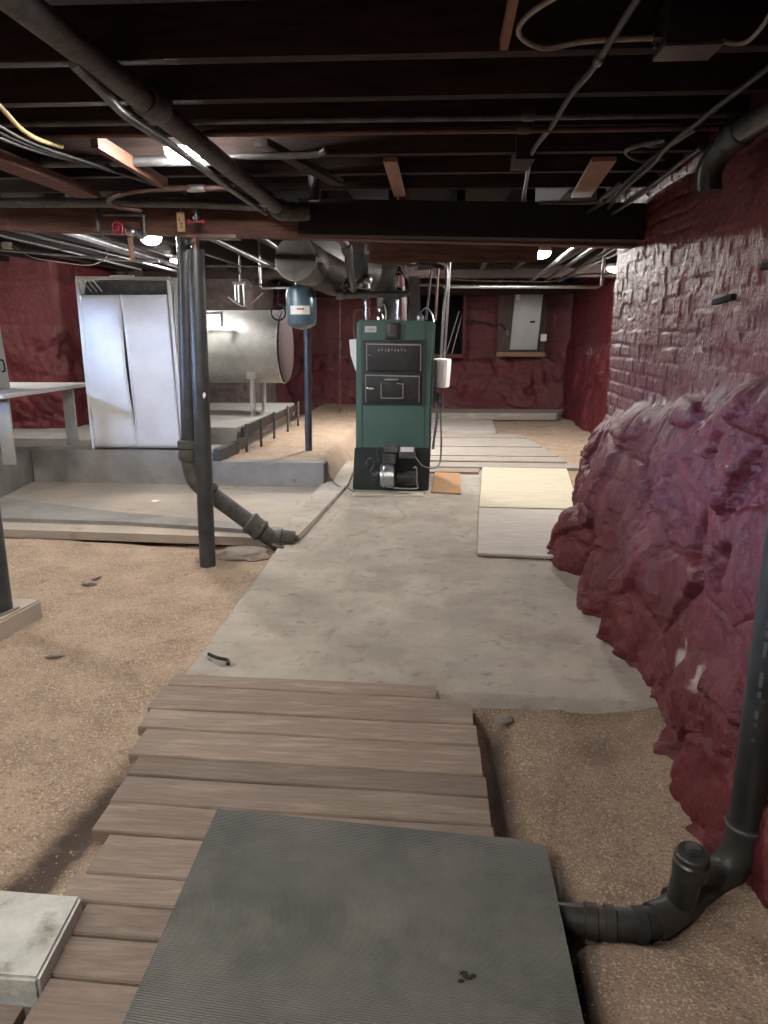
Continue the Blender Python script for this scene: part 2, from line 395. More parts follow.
def spans(*segs):
    """piecewise coordinates: (start, stop, step) ..."""
    out = []
    for a, b, s in segs: out += list(np.arange(a, b - 1e-6, s))
    out.append(segs[-1][1]); return np.array(out)

# ------------------------------------------------------------------ ground
GS = -0.05                      # general dirt level beside the walkway
def dirt_h(x, y):
    z = GS + 0.012 * fbm(x * 2.2, y * 2.2, 3) + 0.006 * fbm(x * 14, y * 14, 8) + 0.004 * fbm(x * 55, y * 55, 12, 3)
    # raised bed behind the sump pit, sloping down to the walkway
    back = ss(6.72, 6.78, y) * (1 - ss(-1.12, -0.86, x)) * ss(-2.06, -2.0, x)
    zb = 0.22 - 0.012 * (y - 6.7) + 0.02 * fbm(x * 3, y * 3, 5)
    z = z * (1 - back) + zb * back
    # loose bank piled against the right wall, near the drain
    z = z + 0.10 * ss(0.62, 1.0, x) * (1 - ss(1.5, 2.2, y)) + 0.05 * ss(0.6, 0.95, x) * ss(1.9, 2.7, y)
    z = z + 0.06 * np.exp(-((x - 0.62) ** 2 / 0.03 + (y - 1.28) ** 2 / 0.02))
    z = z - 0.028 * np.exp(-((x - 0.42) ** 2 + (y - 2.0) ** 2) / 0.03)
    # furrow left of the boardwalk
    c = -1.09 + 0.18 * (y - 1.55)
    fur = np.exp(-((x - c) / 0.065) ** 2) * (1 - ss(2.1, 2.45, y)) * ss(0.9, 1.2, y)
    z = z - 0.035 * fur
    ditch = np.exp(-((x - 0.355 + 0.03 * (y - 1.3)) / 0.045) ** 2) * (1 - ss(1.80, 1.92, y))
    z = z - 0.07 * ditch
    # ditches right under the boardwalk edges, dips under the pit
    z = z - 0.07 * np.exp(-((x - 0.24) / 0.055) ** 2) * (1 - ss(2.55, 2.7, y))
    pit = ss(-3.9, -3.8, x) * (1 - ss(-1.1, -1.04, x)) * ss(4.95, 5.1, y) * (1 - ss(6.6, 6.66, y))
    z = z - 0.06 * pit
    z = z - 0.055 * np.exp(-(((y - 1.62) / 0.07) ** 2)) * ss(0.1, 0.25, x) * (1 - ss(0.62, 0.75, x))
    far = ss(7.6, 8.2, y) * ss(-0.9, -0.7, x); z = z * (1 - far) + (-0.015 + 0.012 * fbm(x * 4, y * 4, 6)) * far
    z = z + 0.008 * fbm(x * 6, y * 6, 14, 3) * (1 - back)
    z = z - 0.045 * np.exp(-((y - (4.86 - 0.17 * (x + 1.3))) / 0.10) ** 2) * (1 - ss(-1.2, -1.1, x))
    right = 0.42 * ss(0.1, 0.3, x) * (1 - ss(2.6, 2.9, y)) * (0.7 + 0.6 * fbm(x * 5, y * 5, 22))
    return z, np.clip(fur * 2.0 * (0.75 + 0.5 * fbm(x * 30, y * 30, 21)) + right + 0.9 * ditch + 0.8 * np.exp(-((x - 0.235) / 0.04) ** 2) * (1 - ss(2.5, 2.62, y)), 0, 1)  # soil colour goes darker in the furrow, the ditch and beside the boardwalk
gx = spans((-6.2, -3.6, 0.1), (-3.6, -2.2, 0.03), (-2.2, 1.3, 0.0125), (1.3, 2.7, 0.05))
gy = spans((-3.2, 0.9, 0.15), (0.9, 3.2, 0.0125), (3.2, 5.2, 0.02), (5.2, 13.7, 0.04))
GX, GY = np.meshgrid(gx, gy); GZ, DARKER = dirt_h(GX, GY)
grid_obj('floor', GX, GY, GZ, 'dirt', {'darker': DARKER}, label='tan dirt floor scattered with grit')

def dz(x, y): return float(dirt_h(np.array([float(x)]), np.array([float(y)]))[0][0])

# ------------------------------------------------------------------ concrete walkway, curbs, pit, platforms
def crack(px, py, pts, w):
    d = np.full(px.shape, 9.)
    for (ax, ay), (bx, by) in zip(pts, pts[1:]):
        vx, vy = bx - ax, by - ay
        t = np.clip(((px - ax) * vx + (py - ay) * vy) / (vx * vx + vy * vy), 0, 1)
        d = np.minimum(d, np.hypot(px - ax - t * vx, py - ay - t * vy))
    return np.exp(-(d / w) ** 2)
wx = spans((-1.05, 1.12, 0.01)); wy = spans((2.58, 5.2, 0.0125), (5.2, 8.0, 0.025))
WX, WY = np.meshgrid(wx, wy)
wob = 0.012 * fbm(WY * 3, WX * 0 + 3, 31); front = 2.70 - 0.045 * WX + 0.006 * fbm(WX * 9, WX * 0, 33)
WX2 = WX + np.where(WX < -1.0, wob, 0)
edge = np.minimum(WX + 1.05, np.clip(WY - front, 0, 9))
cr = crack(WX + 0.02 * fbm(WX * 8, WY * 8, 41), WY + 0.03 * fbm(WX * 8, WY * 8, 42), [(-0.86, 4.9), (-0.72, 5.9), (-0.35, 6.1), (-0.2, 5.6), (-0.34, 5.25), (-0.6, 5.0)], 0.012)
cr2 = crack(WX + 0.02 * fbm(WX * 8, WY * 8, 43), WY + 0.02 * fbm(WX * 8, WY * 8, 44), [(0.3, 5.3), (0.2, 5.05), (0.5, 4.9)], 0.008)
cr3 = crack(WX + 0.02 * fbm(WX * 12, WY * 12, 45), WY, [(-0.98, 2.98), (-0.90, 2.90), (-0.86, 2.91)], 0.012)
WZ = 0.006 * fbm(WX * 3, WY * 3, 51) + 0.005 * (facets(WX * 2.2 + 0.2 * fbm(WX * 4, WY * 4, 56), WY * 2.0, 55, .6)[0] - .5) * np.exp(-((WY - 5.1) / 0.7) ** 2) * 2 + 0.0025 * fbm(WX * 25, WY * 25, 52) - 0.012 * cr - 0.01 * cr2 - 0.03 * cr3 \
    - 0.012 * ss(0.72, 0.95, WX) * 0
WZ = WZ + 0.012 * np.exp(-((WX + 0.7) ** 2 / 0.05 + (WY - 4.9) ** 2 / 0.03)) * fbm(WX * 12, WY * 12, 54)
WZ = WZ - 0.05 * (1 - ss(0, 0.012, edge))
keep = (WY > front - 0.015)
o = grid_obj('concrete_walkway', WX2, WY, WZ, 'concrete', None, keep, label='cracked pale concrete walkway slab leading to the green boiler')
# vertical lip at the slab's front edge and left side
b = B(); 
N_ = 44
for i in range(N_):
    x0 = -1.045 + i * 2.15 / N_; x1 = x0 + 2.15 / N_; y0 = 2.70 - 0.045 * x0
    b.box(((x0 + x1) / 2, y0 + 0.045, -0.052), ((x1 - x0) * 1.02, 0.05, 0.085 ), rot=(0, 0, R(random.uniform(-3, 3))))
struct('concrete_walkway_edge', b, 'concrete2', 'broken front edge of the walkway slab')  # darker concrete stands in for the shade below the slab edge

# pit floor, front curb, right curb, knee wall
b = B(); b.prism([(-3.95, 5.05), (-1.05, 4.9), (-1.05, 6.72), (-3.95, 6.72)], -0.06, 0.0)
struct('sump_pit_floor', b, 'pitfloor', 'stained concrete floor of the shallow pit')
b = B(); b.prism([(-4.0, 5.32), (-3.2, 5.21), (-2.26, 5.17), (-1.4, 5.03), (-0.93, 4.93), (-0.93, 5.05), (-1.3, 5.16), (-2.0, 5.36), (-2.49, 5.47), (-3.72, 5.93), (-4.0, 6.0)], -0.16, 0.03)
bmesh.ops.bevel(b.bm, geom=list(b.bm.edges), offset=0.008, segments=2, affect='EDGES')
struct('curb_front', b, 'concrete2', 'low concrete curb along the front of the pit')
b = B(); b.prism([(-1.09, 4.9), (-0.92, 4.85), (-0.80, 6.7), (-0.84, 7.9), (-1.0, 7.9), (-1.04, 6.72)], -0.12, 0.035)
bmesh.ops.bevel(b.bm, geom=list(b.bm.edges), offset=0.012, segments=2, affect='EDGES')
struct('curb_right', b, 'concrete', 'concrete curb between the pit and the walkway')
b = B(); b.prism([(-3.85, 6.74), (-2.06, 6.68), (-2.06, 6.95), (-3.85, 6.95)], -0.06, 0.315)
b.prism([(-4.4, 5.0), (-3.66, 5.40), (-3.86, 6.74), (-3.86, 6.95), (-4.4, 6.95)], -0.06, 0.315)
b.prism([(-2.06, 6.66), (-1.02, 6.64), (-1.0, 6.80), (-2.06, 6.80)], -0.06, 0.228)
bmesh.ops.bevel(b.bm, geom=list(b.bm.edges), offset=0.008, segments=2, affect='EDGES')
struct('knee_wall', b, 'concrete2', 'low grey concrete wall at the back of the pit')
b = B(); b.prism([(-6.0, 5.3), (-4.3, 5.3), (-4.2, 6.9), (-2.0, 6.9), (-2.08, 7.2), (-2.0, 7.6), (-1.95, 9.9), (-6.0, 9.9)], -0.1, 0.31)
struct('back_platform', b, 'concrete2', 'low concrete platform carrying the white cabinet')
b = B(); b.prism([(-3.2, 7.26), (-1.98, 7.24), (-1.93, 8.2), (-1.90, 9.9), (-3.2, 9.9)], 0.3, 0.47)
bmesh.ops.bevel(b.bm, geom=list(b.bm.edges), offset=0.008, segments=2, affect='EDGES')
struct('tank_platform', b, 'concrete2', 'raised grey concrete pad below the silver tank')
b = B(); b.prism([(-2.06, 6.70), (-1.99, 6.68), (-1.96, 7.24), (-2.03, 7.24)], 0.0, 0.335)
struct('platform_form_board', b, 'iron', 'dark form board along the platform edge')

# ------------------------------------------------------------------ walls
def rock_d(s, z, zl, amp=1.0, near=True, boulders=()):
    """relief of the painted wall: brick above zl, broken fieldstone below"""
    w1 = 0.10 * fbm(s * 2.3, z * 2.3, 61); w2 = 0.10 * fbm(s * 2.3, z * 2.3, 62)
    h1, e1 = facets((s + w1) * 2.1 + z * 0.5, (z + w2) * 2.4 - s * 0.4, 71, 1.0)
    h2, e2 = facets((s + w2) * 5.5 - z * 2, (z + w1) * 4.6, 75, 1.5)
    h3, e3 = facets((s + w2) * 15 + z * 6, (z + w1) * 12 - s * 4, 79, 1.5)
    rid = 1 - np.abs(fbm(s * 4.2 + z * 2.2, z * 3.4 - s * 1.3, 84, 5, 0.6)) * 2.2
    rough_zone = ss(-.15, .35, fbm(s * 1.6, z * 1.6, 88))
    rock = 0.05 * (h1 - .5) + 0.013 * (h2 - .5) + (0.004 + 0.011 * rough_zone) * (h3 - .5) + 0.045 * fbm(s * 1.7, z * 1.7, 81) \
        + 0.009 * (rid - .6) + (0.004 + 0.005 * rough_zone) * fbm(s * 16, z * 16, 82, 4, .6) + 0.0035 * fbm(s * 60, z * 60, 83, 2)
    rock = rock - 0.030 * np.exp(-(e1 / 0.035) ** 2) - 0.020 * np.exp(-(e2 / 0.04) ** 2) * ss(0, .3, fbm(s * 1.9, z * 1.9, 89))
    pit = ss(.62, .78, vnoise(s * 9 + 3, z * 5, 86)) * ss(.1, .3, fbm(s * 3, z * 3, 87))
    rock = rock - 0.05 * pit
    zz = np.clip(z / zl, 0, 1.2)
    belly = 0.27 - 0.235 * np.clip(zz, 0, 1.05) ** 1.25 - 0.02 * ss(0.8, 1.03, zz)
    rockd = belly * amp + rock * (0.45 + 0.55 * (1 - ss(0.85, 1.0, zz)))
    # bricks
    bh, bl = 0.078, 0.215
    wz = z + 0.010 * fbm(s * 1.5, z * 1.5, 91) + 0.004 * fbm(s * 7, z * 7, 92); ws = s + 0.008 * fbm(s * 6, z * 6, 93)
    row = np.floor(wz / bh); fz = wz / bh - row
    header = (np.mod(row, 6) == 2); L_ = np.where(header, bl * .52, bl)
    off = np.where(np.mod(row, 2) == 0, 0.0, 0.5) + 0.13 * _h(row, row * 0, 95)
    col = np.floor(ws / L_ + off); fs = ws / L_ + off - col
    ed = np.minimum(np.minimum(fz, 1 - fz) * bh, np.minimum(fs, 1 - fs) * L_)
    mort = 1 - ss(0.002, 0.009, ed)
    cover = ss(0.0, 0.42, fbm(s * 1.9, z * 1.9, 97) + 0.28)     # how clearly the joints show through the paint
    brick = -0.011 * mort * cover * 1.3 + 0.010 * (_h(col, row, 96) - .5) + 0.003 * fbm(s * 12, z * 12, 98, 4) + 0.012 * fbm(s * 3, z * 3, 99)
    brick = brick - 0.006 * ss(0.45, 0.7, fbm(s * 26, z * 26, 100, 2))
    k = ss(-0.05, 0.05, z - zl - 0.07 * fbm(s * 2.6, z * 0.4, 101) - 0.03 * fbm(s * 12, z * 2, 102))
    d = rockd * (1 - k) + brick * k
    for (bs, bz, rs, rz, a) in boulders:
        q = ((s - bs) / rs) ** 2 + ((z - bz) / rz) ** 2
        d = d + a * np.sqrt(np.clip(1 - q, 0, 1)) * (1 + 0.25 * (h2 - .5))
    chalk = np.clip(ss(0.45, 1.0, 0.8 * fbm(s * 7 + d * 20, z * 9 + d * 30, 104) + 0.55 * np.exp(-((z - zl + 0.06) / 0.09) ** 2)) , 0, 1) * 0.8
    return d, chalk, e1
def path_wall(name, pts, sv, zv, zlf, m, amp=1.0, boulders=(), chips=(), hole=None, label=None, z_off=0.0):
    P = np.array(pts, float); seg = np.hypot(*(P[1:] - P[:-1]).T); cum = np.r_[0, np.cumsum(seg)]
    sv = sv[sv < cum[-1] - 0.01]
    S, Zv = np.meshgrid(sv, zv)
    px = np.interp(S, cum, P[:, 0]); py = np.interp(S, cum, P[:, 1])
    e = 0.06
    tx = np.interp(S + e, cum, P[:, 0]) - np.interp(S - e, cum, P[:, 0]); ty = np.interp(S + e, cum, P[:, 1]) - np.interp(S - e, cum, P[:, 1])
    n = np.hypot(tx, ty); tx /= n; ty /= n
    d, chalk, e1 = rock_d(S, Zv, zlf(S), amp, boulders=boulders)
    X_ = px - ty * d; Y_ = py + tx * d; Z_ = Zv + z_off + 0.0 * S
    chip = np.zeros(S.shape)
    for (cs, cz, rs, rz) in chips:
        q = ((S - cs) / rs) ** 2 + ((Zv - cz) / rz) ** 2
        chip = np.maximum(chip, np.clip(1.4 - q, 0, 1) * ss(0.0, 0.25, fbm(S * 15 + d * 12, Zv * 15 - d * 15, 111)))
    keep = None
    if hole: keep = ~((S > hole[0]) & (S < hole[1]) & (Zv > hole[2]) & (Zv < hole[3]))
    return grid_obj(name, X_, Y_, Z_, m, {'chalk': chalk, 'chip': chip}, keep, label=label), cum
# right wall, near part: runs along +y at x = 1.13 and turns the corner; normal points to -x when walking +y (left side)
NEARX = 1.13
pts = [(NEARX, -3.0), (NEARX, 5.05), (NEARX + .03, 5.17), (NEARX + .12, 5.25), (2.7, 5.35)]
s0 = 3.0
zln = lambda s: np.clip(1.32 - 0.165 * (s - s0 - 2.2), 0.80, 1.33)
sv = spans((0, s0 + 1.0, 0.1), (s0 + 1.0, s0 + 5.4, 0.0095), (s0 + 5.4, s0 + 9.7, 0.04))
zv = spans((-0.15, 2.45, 0.010))
path_wall('wall_right', pts, sv, zv, zln, 'paint', 1.0,
          boulders=[(s0 + 4.45, 0.14, 0.30, 0.22, 0.13), (s0 + 3.75, 0.10, 0.22, 0.30, 0.08), (s0 + 2.15, 0.12, 0.42, 0.30, 0.07), (s0 + 3.2, 0.25, 0.25, 0.3, 0.05),
                    (s0 + 4.2, 0.55, 0.5, 0.35, 0.05),
                    (s0 + 2.45, 1.17, 0.36, 0.10, 0.07), (s0 + 3.35, 1.06, 0.22, 0.07, 0.06), (s0 + 4.1, .93, 0.3, 0.10, 0.05)],
          chips=[(s0 + 2.38, 0.27, 0.10, 0.045), (s0 + 2.58, 0.24, 0.045, 0.07), (s0 + 4.9, 0.95, 0.10, 0.05), (s0 + 3.9, 1.05, 0.2, .03)],
          label='maroon painted wall of brick over bulging fieldstone')
# right wall, far part
pts = [(2.36, 5.0), (2.30, 13.4)]
path_wall('wall_right_recess', pts, spans((0, 8.4, 0.03)), spans((-0.15, 2.45, 0.025)), lambda s: 1.25 + 0.1 * np.sin(s * 1.7), 'paint', 0.45,
          chips=[(6.6, 1.1, 0.15, 0.1)], label='glossy red painted wall beyond the corner')
# back wall (walk from right to left so that the normal faces the camera)
BY = 13.42
sv = spans((0, 9.0, 0.03)); x_of = lambda x: 2.6 - x
path_wall('wall_back', [(2.6, BY), (-6.4, BY)], sv, spans((-0.15, 2.45, 0.025)), lambda s: 1.0 + 0.08 * np.sin(s * 2.1), 'paint', 0.8,
          hole=(x_of(0.44), x_of(-0.35), 1.02, 2.0), label='dark red painted stone wall at the far end')
# recessed opening with a red frame
b = B()
b.box((0.045, BY + 0.45, 1.0), (0.85, 0.9, 0.04)); b.box((0.045, BY + 0.9, 1.55), (0.85, 0.04, 1.15)); b.box((0.45, BY + 0.45, 1.55), (0.03, 0.9, 1.1)); b.box((-0.36, BY + 0.45, 1.55), (0.03, 0.9, 1.1)); b.box((0.045, BY + 0.45, 2.06), (0.85, 0.9, 0.05))
struct('wall_back_recess', b, 'void', 'black unlit opening in the back wall')
# left parts
path_wall('wall_left_pier', [(-4.27, 9.9), (-4.27, 8.42), (-4.31, 8.35), (-6.4, 8.3)], spans((0, 3.6, 0.025)), spans((0.2, 2.45, 0.025)), lambda s: 1.45 + 0 * s, 'paint', 0.28,
          label='red painted stone pier behind the bench')
path_wall('wall_brick_pier', [(-2.42, 11.2), (-2.42, 9.95), (-2.5, 9.85), (-4.2, 9.8)], spans((0, 3.1, 0.025)), spans((0.2, 2.45, 0.02)), lambda s: 0.2 + 0 * s, 'dark_brick', 0.3,
          label='bare dark brick wall behind the silver tank')
b = B()
# left wall with a window opening (y 0.45..1.35, z 1.5..2.0)
x = -5.5
for (y0, y1, z0, z1) in ((-3.1, 2.0, -0.2, 2.4), (3.3, 9.0, -0.2, 2.4), (2.0, 3.3, -0.2, 1.58), (2.0, 3.3, 1.82, 2.4)):
    b.box((x, (y0 + y1) / 2, (z0 + z1) / 2), (0.25, y1 - y0, z1 - z0))
struct('wall_left', b, 'plaster', 'plain left wall with a small cellar window')
b = B(); b.box((-1.9, -3.1, 1.1), (8.2, 0.2, 2.7)); struct('wall_rear', b, 'plaster', 'plain wall at the near end')
b = B()
for y in (2.01, 3.29): b.box((-5.5, y, 1.70), (0.1, 0.02, 0.24))
b.box((-5.5, 2.65, 1.588), (0.1, 1.3, 0.016)); b.box((-5.5, 2.65, 1.812), (0.1, 1.3, 0.016))
struct('window_1', b, 'greysheet', 'small cellar window in the left wall')

# ------------------------------------------------------------------ ceiling: deck, joists, girders
b = B(); b.box((-1.9, 5.2, 2.42), (9.2, 17.0, 0.06)); struct('ceiling', b, 'deck', 'black underside of the floor boards above')
JZ = 2.15
for k in range(-6, 7):
    y = 2.29 + 0.4 * k
    if y > 4.5: break
    b = B(); b.box((-2.1, y, (JZ + 2.40) / 2 + random.uniform(-.004, .004)), (6.75, 0.05, 2.40 - JZ), rot=(0, R(0.15), R(random.uniform(-.25, .25))), bev=0.003)
    struct('ceiling_joist', b, 'joist', 'dark wooden joist crossing the near half of the ceiling')
for k in range(20):
    x = -5.2 + 0.41 * k
    if x > 2.3: break
    b = B(); b.box((x, 9.05, (JZ + 2.40) / 2 ), (0.05, 8.6, 2.40 - JZ), bev=0.003)
    struct('ceiling_joist', b, 'joist', 'dark wooden joist running away behind the girder')
b = B(); b.bar((-5.4, 4.68, 2.125), (-2.6, 4.66, 2.085), 0.12, 0.15, 0.004); b.bar((-2.62, 4.66, 2.085), (1.3, 4.66, 1.955), 0.12, 0.17, 0.004)
struct('main_girder', b, 'girder', 'brown wooden girder across the ceiling')
b = B(); b.bar((-0.80, 4.50, 2.035), (1.3, 4.50, 1.985), 0.14, 0.19, 0.004)
struct('steel_beam', b, 'deck', 'black beam in front of the girder above the boiler')
b = B(); b.box((-1.6, 9.9, 2.14), (8.0, 0.18, 0.16), bev=0.004)
struct('rear_girder', b, 'joist', 'second dark girder far behind the boiler')
b = B(); b.box((0.1, 5.35, 1.955), (1.15, 0.03, 0.19), rot=(R(8), 0, 0), bev=0.004)
struct('header_board', b, 'girder', 'reddish brown board hanging behind the beam over the boiler')
b = B(); b.box((-1.6, 12.6, 2.08), (8.0, 0.12, 0.18), bev=0.004)
struct('rear_plate', b, 'joist', 'dark timber near the far wall top')
for (x, y0, y1, w) in ((-0.22, 3.52, 4.38, 0.06), (0.36, 3.2, 3.9, 0.08)):
    b = B(); b.box((x, (y0 + y1) / 2, 2.135 if x < 0 else 2.16), (w, (y1 - y0) * (1 if x < 0 else .35), .10 if x > 0 else .02))
    tag(obj('blocking_board', b, 'tanwood' if x < 0 else 'joist'), 'short tan block between joists above the boiler' if x < 0 else 'dark upright block on the ceiling where the conduit passes', 'board')
b = B(); b.bar((0.715, 3.56, 2.132), (0.775, 4.42, 2.125), 0.105, 0.02, 0.002)
tag(obj('ceiling_board', b, 'tanwood'), 'loose tan board laid under the joists near the right wall', 'board')
b = B(); b.bar((-1.33, 3.02, 2.115), (-1.37, 3.9, 2.115), 0.03, 0.055, 0.002)
tag(obj('ceiling_board', b, 'newwood'), 'bright orange board on edge left of the ceiling bulb', 'board')
b = B(); b.bar((-1.76, 2.85, 2.07), (-1.86, 4.1, 2.11), 0.12, 0.04, 0.003)
tag(obj('ceiling_board', b, 'girder'), 'wide brown plank under the joists at the left frame edge', 'board')
b = B(); b.bar((-0.72, 3.2, 2.14), (-0.52, 4.05, 2.14), 0.06, 0.03, 0.002)
tag(obj('ceiling_board', b, 'joist'), 'thin dark slanting strip right of the big ceiling pipe', 'board')
b = B(); b.bar((0.165, 1.92, 2.16), (0.155, 2.10, 2.10), 0.02, 0.03)
tag(obj('wood_splinter', b, 'tanwood'), 'thin lath end hanging at the top of the picture', 'lath')

# ------------------------------------------------------------------ boardwalk, mat, small floor things
seams = [2.80, 2.69, 2.50, 2.36, 2.18, 2.07, 1.93, 1.79, 1.63, 1.53, 1.43, 1.31, 1.17, 1.03, 0.88, 0.74]
LX = {0: -1.07, 1: -1.09, 2: -1.06, 3: -1.02, 4: -.99, 5: -0.985, 6: -0.965, 7: -0.91, 8: -0.925, 9: -.86, 10: -.865, 11: -.84, 12: -.83, 13: -.84, 14: -.85}
bw = thing('boardwalk', 'weathered brown plank boardwalk lying in the foreground under the ribbed mat', 'boardwalk', (-0.4, 1.8, -0.05))
for i in range(15):
    y1, y0 = seams[i], seams[i + 1]
    xl = LX[i] + random.uniform(-.008, .008); xr = (0.02, 0.155, .165, .17, .18, .18, .185, .19)[i] if i < 8 else 0.19
    cx = (xl + xr) / 2; L_ = xr - xl
    n = 26; t = bmesh.new(); dy = -0.033
    vt = []
    ph = random.uniform(0, 50)
    for k in range(n + 1):
        xx = xl + L_ * k / n; sl = dy * (xx + 1.0)
        w0 = 0.004 * mnoise.noise(Vector((xx * 3, ph, 0))) ; w1 = 0.004 * mnoise.noise(Vector((xx * 3, ph + 9, 0)))
        zt = 0.004 + 0.003 * mnoise.noise(Vector((xx * 2, ph, 5))) + random.uniform(-.0005, .0005)
        a, c = y0 + sl + 0.004 + w0, y1 + sl - 0.004 + w1
        prof = [(a, -0.034), (a, zt - 0.005), (a + 0.004, zt - 0.0005), ((a + c) / 2, zt), (c - 0.004, zt - 0.0005), (c, zt - 0.005), (c, -0.034)]
        vt.append([t.verts.new((xx, p[0], p[1])) for p in prof])
    for r0, r1 in zip(vt, vt[1:]):
        for k in range(7): t.faces.new((r0[k], r0[(k + 1) % 7], r1[(k + 1) % 7], r1[k]))
    t.faces.new(vt[0]); t.faces.new(list(reversed(vt[-1])))
    obj('plank', t, 'wood', bw)
for x in (-0.78, -0.3, 0.10):
    b = B(); b.box((x, 1.75, -0.07), (0.06, 2.0, 0.07)); obj('bearer', b, 'wood', bw)
# nail heads / knots are in the material; the ribbed mat:
t = bmesh.new(); pitch = 0.0062
nx = 2; rows = []
def matpt(u, v):     # u 0..1 across, v metres from the top edge towards the camera
    x = -0.63 + 0.955 * u; y = 1.905 - 0.085 * u - v
    x += (-0.004 + 0.012 * v) * (1 - u) + 0.0 * u
    z = 0.0085 + 0.014 * max(0, u - .83) / .17 * 0.3
    return x, y, z
us = [0, 0.2, .4, .6, .8, .9, 1.0]
nr = int(1.15 / pitch)
for k in range(nr):
    for f, hgt in ((0.0, 0), (0.08, 0.0036), (0.48, 0.0036), (0.56, 0)):
        v = (k + f) * pitch; r = []
        for u in us:
            x, y, z = matpt(u, v)
            if u >= .9: y -= 0.02 * (u - .9) * 10 * (0 if v > .1 else (0.1 - v) / .1)
            r.append(t.verts.new((x, y, z + hgt)))
        rows.append(r)
for r0, r1 in zip(rows, rows[1:]):
    for k in range(len(us) - 1): t.faces.new((r0[k], r0[k + 1], r1[k + 1], r1[k]))
# skirt
bot = [[t.verts.new((v.co.x, v.co.y, v.co.z - 0.0045)) for v in r] for r in (rows[0], rows[-1])]
for a, c in ((rows[0], bot[0]), (rows[-1], bot[1])):
    for k in range(len(us) - 1): t.faces.new((a[k], a[k + 1], c[k + 1], c[k]))
t.normal_update()
mo = obj('rubber_mat', t, 'rubber', smooth=False); tag(mo, 'black ribbed rubber mat lying on the boardwalk', 'mat')
sol = mo.modifiers.new('thick', 'SOLIDIFY'); sol.thickness = 0.002; sol.offset = -1

b = B(); b.prism([(-1.35, 1.515), (-0.855, 1.50), (-0.835, 1.255), (-1.35, 1.26)], -0.06, 0.045)
bmesh.ops.bevel(b.bm, geom=list(b.bm.edges), offset=0.007, segments=2, affect='EDGES')
tag(obj('paving_slab', b, 'palestone'), 'pale stone slab cut by the lower left corner beside the boardwalk', 'slab')
b = B(); b.box((-1.16, 1.14, -0.03), (0.6, 0.19, 0.05), bev=0.003)
tag(obj('short_plank', b, 'wood'), 'short plank in front of the pale stone slab', 'plank')

# curled leaves, twigs, rod, lump
def leaf(name, c, s, rz, m, label, seed=0):
    t = bmesh.new(); n = 7; vv = []
    for i in range(n):
        r = []
        for j in range(5):
            u = i / (n - 1) * 2 - 1; v = j / 4 * 2 - 1
            w = (1 - u * u) ** .7 * (0.75 + .3 * mnoise.noise(Vector((i * .9, j, seed))))
            r.append(t.verts.new((u * s, v * w * s * .45, s * (.16 * u * u + .22 * v * v * w + .14 * mnoise.noise(Vector((i * .7, j * .8, seed + 4)))))))
        vv.append(r)
    for a, c2 in zip(vv, vv[1:]):
        for j in range(4): t.faces.new((a[j], a[j + 1], c2[j + 1], c2[j]))
    bmesh.ops.remove_doubles(t, verts=t.verts, dist=1e-5)
    bmesh.ops.transform(t, matrix=Matrix.Translation(c) @ Matrix.Rotation(rz, 4, 'Z'), verts=t.verts)
    o = obj(name, t, m); md = o.modifiers.new('t', 'SOLIDIFY'); md.thickness = 0.0015
    tag(o, label, 'leaf'); return o
leaf('dry_leaf', (-1.72, 3.02, dz(-1.72, 3.02) + .004), 0.045, 0.3, 'stone', 'curled dry leaf on the dirt left of the walkway slab', 3)
leaf('dry_leaf', (-2.02, 4.1, dz(-2.02, 4.1) + .003), 0.04, 1.1, 'castiron', 'small dark leaf on the dirt near the pit curb', 8)
def twig(pts, r, m, label, cat='twig', name='twig'):
    b = B(); b.tube(pts, r, 7, 4); return tag(obj(name, b, m), label, cat)
twig([(-0.99, 2.985, 0.008), (-.955, 2.955, .010), (-.925, 2.935, .012), (-.89, 2.925, .010), (-.875, 2.89, .008)], 0.008, 'black', 'dark twisted twig lying at the slab corner by the boardwalk')
twig([(0.325, 1.62, -0.06), (0.345, 1.68, -.035), (.35, 1.76, -.03)], 0.006, 'stone', 'pale stick on the dirt beside the mat corner')
twig([(-0.30, 1.30, 0.016), (-.30 + .0, 1.31, .016), (0.09, 1.365, .0155)], 0.0001, 'rubber', 'x') if False else None
b = B()
for k in range(7): b.sphere((0.095 + random.uniform(-.02, .02), 1.355 + random.uniform(-.012, .012), 0.014), 0.006, (1.3, .8, .5), 8, 6, .4, k)
tag(obj('mud_clod', b, 'black'), 'small black crumb of dirt on the ribbed mat', 'clod')
b = B(); b.tube([(-2.10, 5.08, -.035), (-1.85, 5.045, -.033), (-1.55, 5.0, -.03)], 0.013, 10, 3)
tag(obj('iron_rod', b, 'black'), 'black iron rod lying against the front of the pit curb', 'rod')
b = B(); b.sphere((-1.25, 4.62, -0.035), 0.17, (1.0, .62, .30), 24, 14, .25, 2)
tag(obj('concrete_lump', b, 'stone'), 'rounded concrete lump below the drain pipe by the walkway', 'rock')
b = B(); b.sphere((-2.02, 4.12 - .12, GS + .012), 0.03, (1.5, .9, .6), 12, 8, .5, 9)
tag(obj('pebble', b, 'stone'), 'lone brown pebble on the dirt below the pit curb', 'stone')
b = B(); b.sphere((-2.35, 5.95, 0.006), 0.03, (1.3, .8, .3), 12, 8, .5, 5)
tag(obj('paper_scrap', b, 'white'), 'white crumpled scrap on the pit floor', 'scrap')
b = B(); b.sphere((0.28, 2.60, -.045), 0.028, (1.2, .8, .7), 12, 8, .5, 7); 
tag(obj('pebble', b, 'stone'), 'brown stone against the walkway edge right of the boardwalk', 'stone')

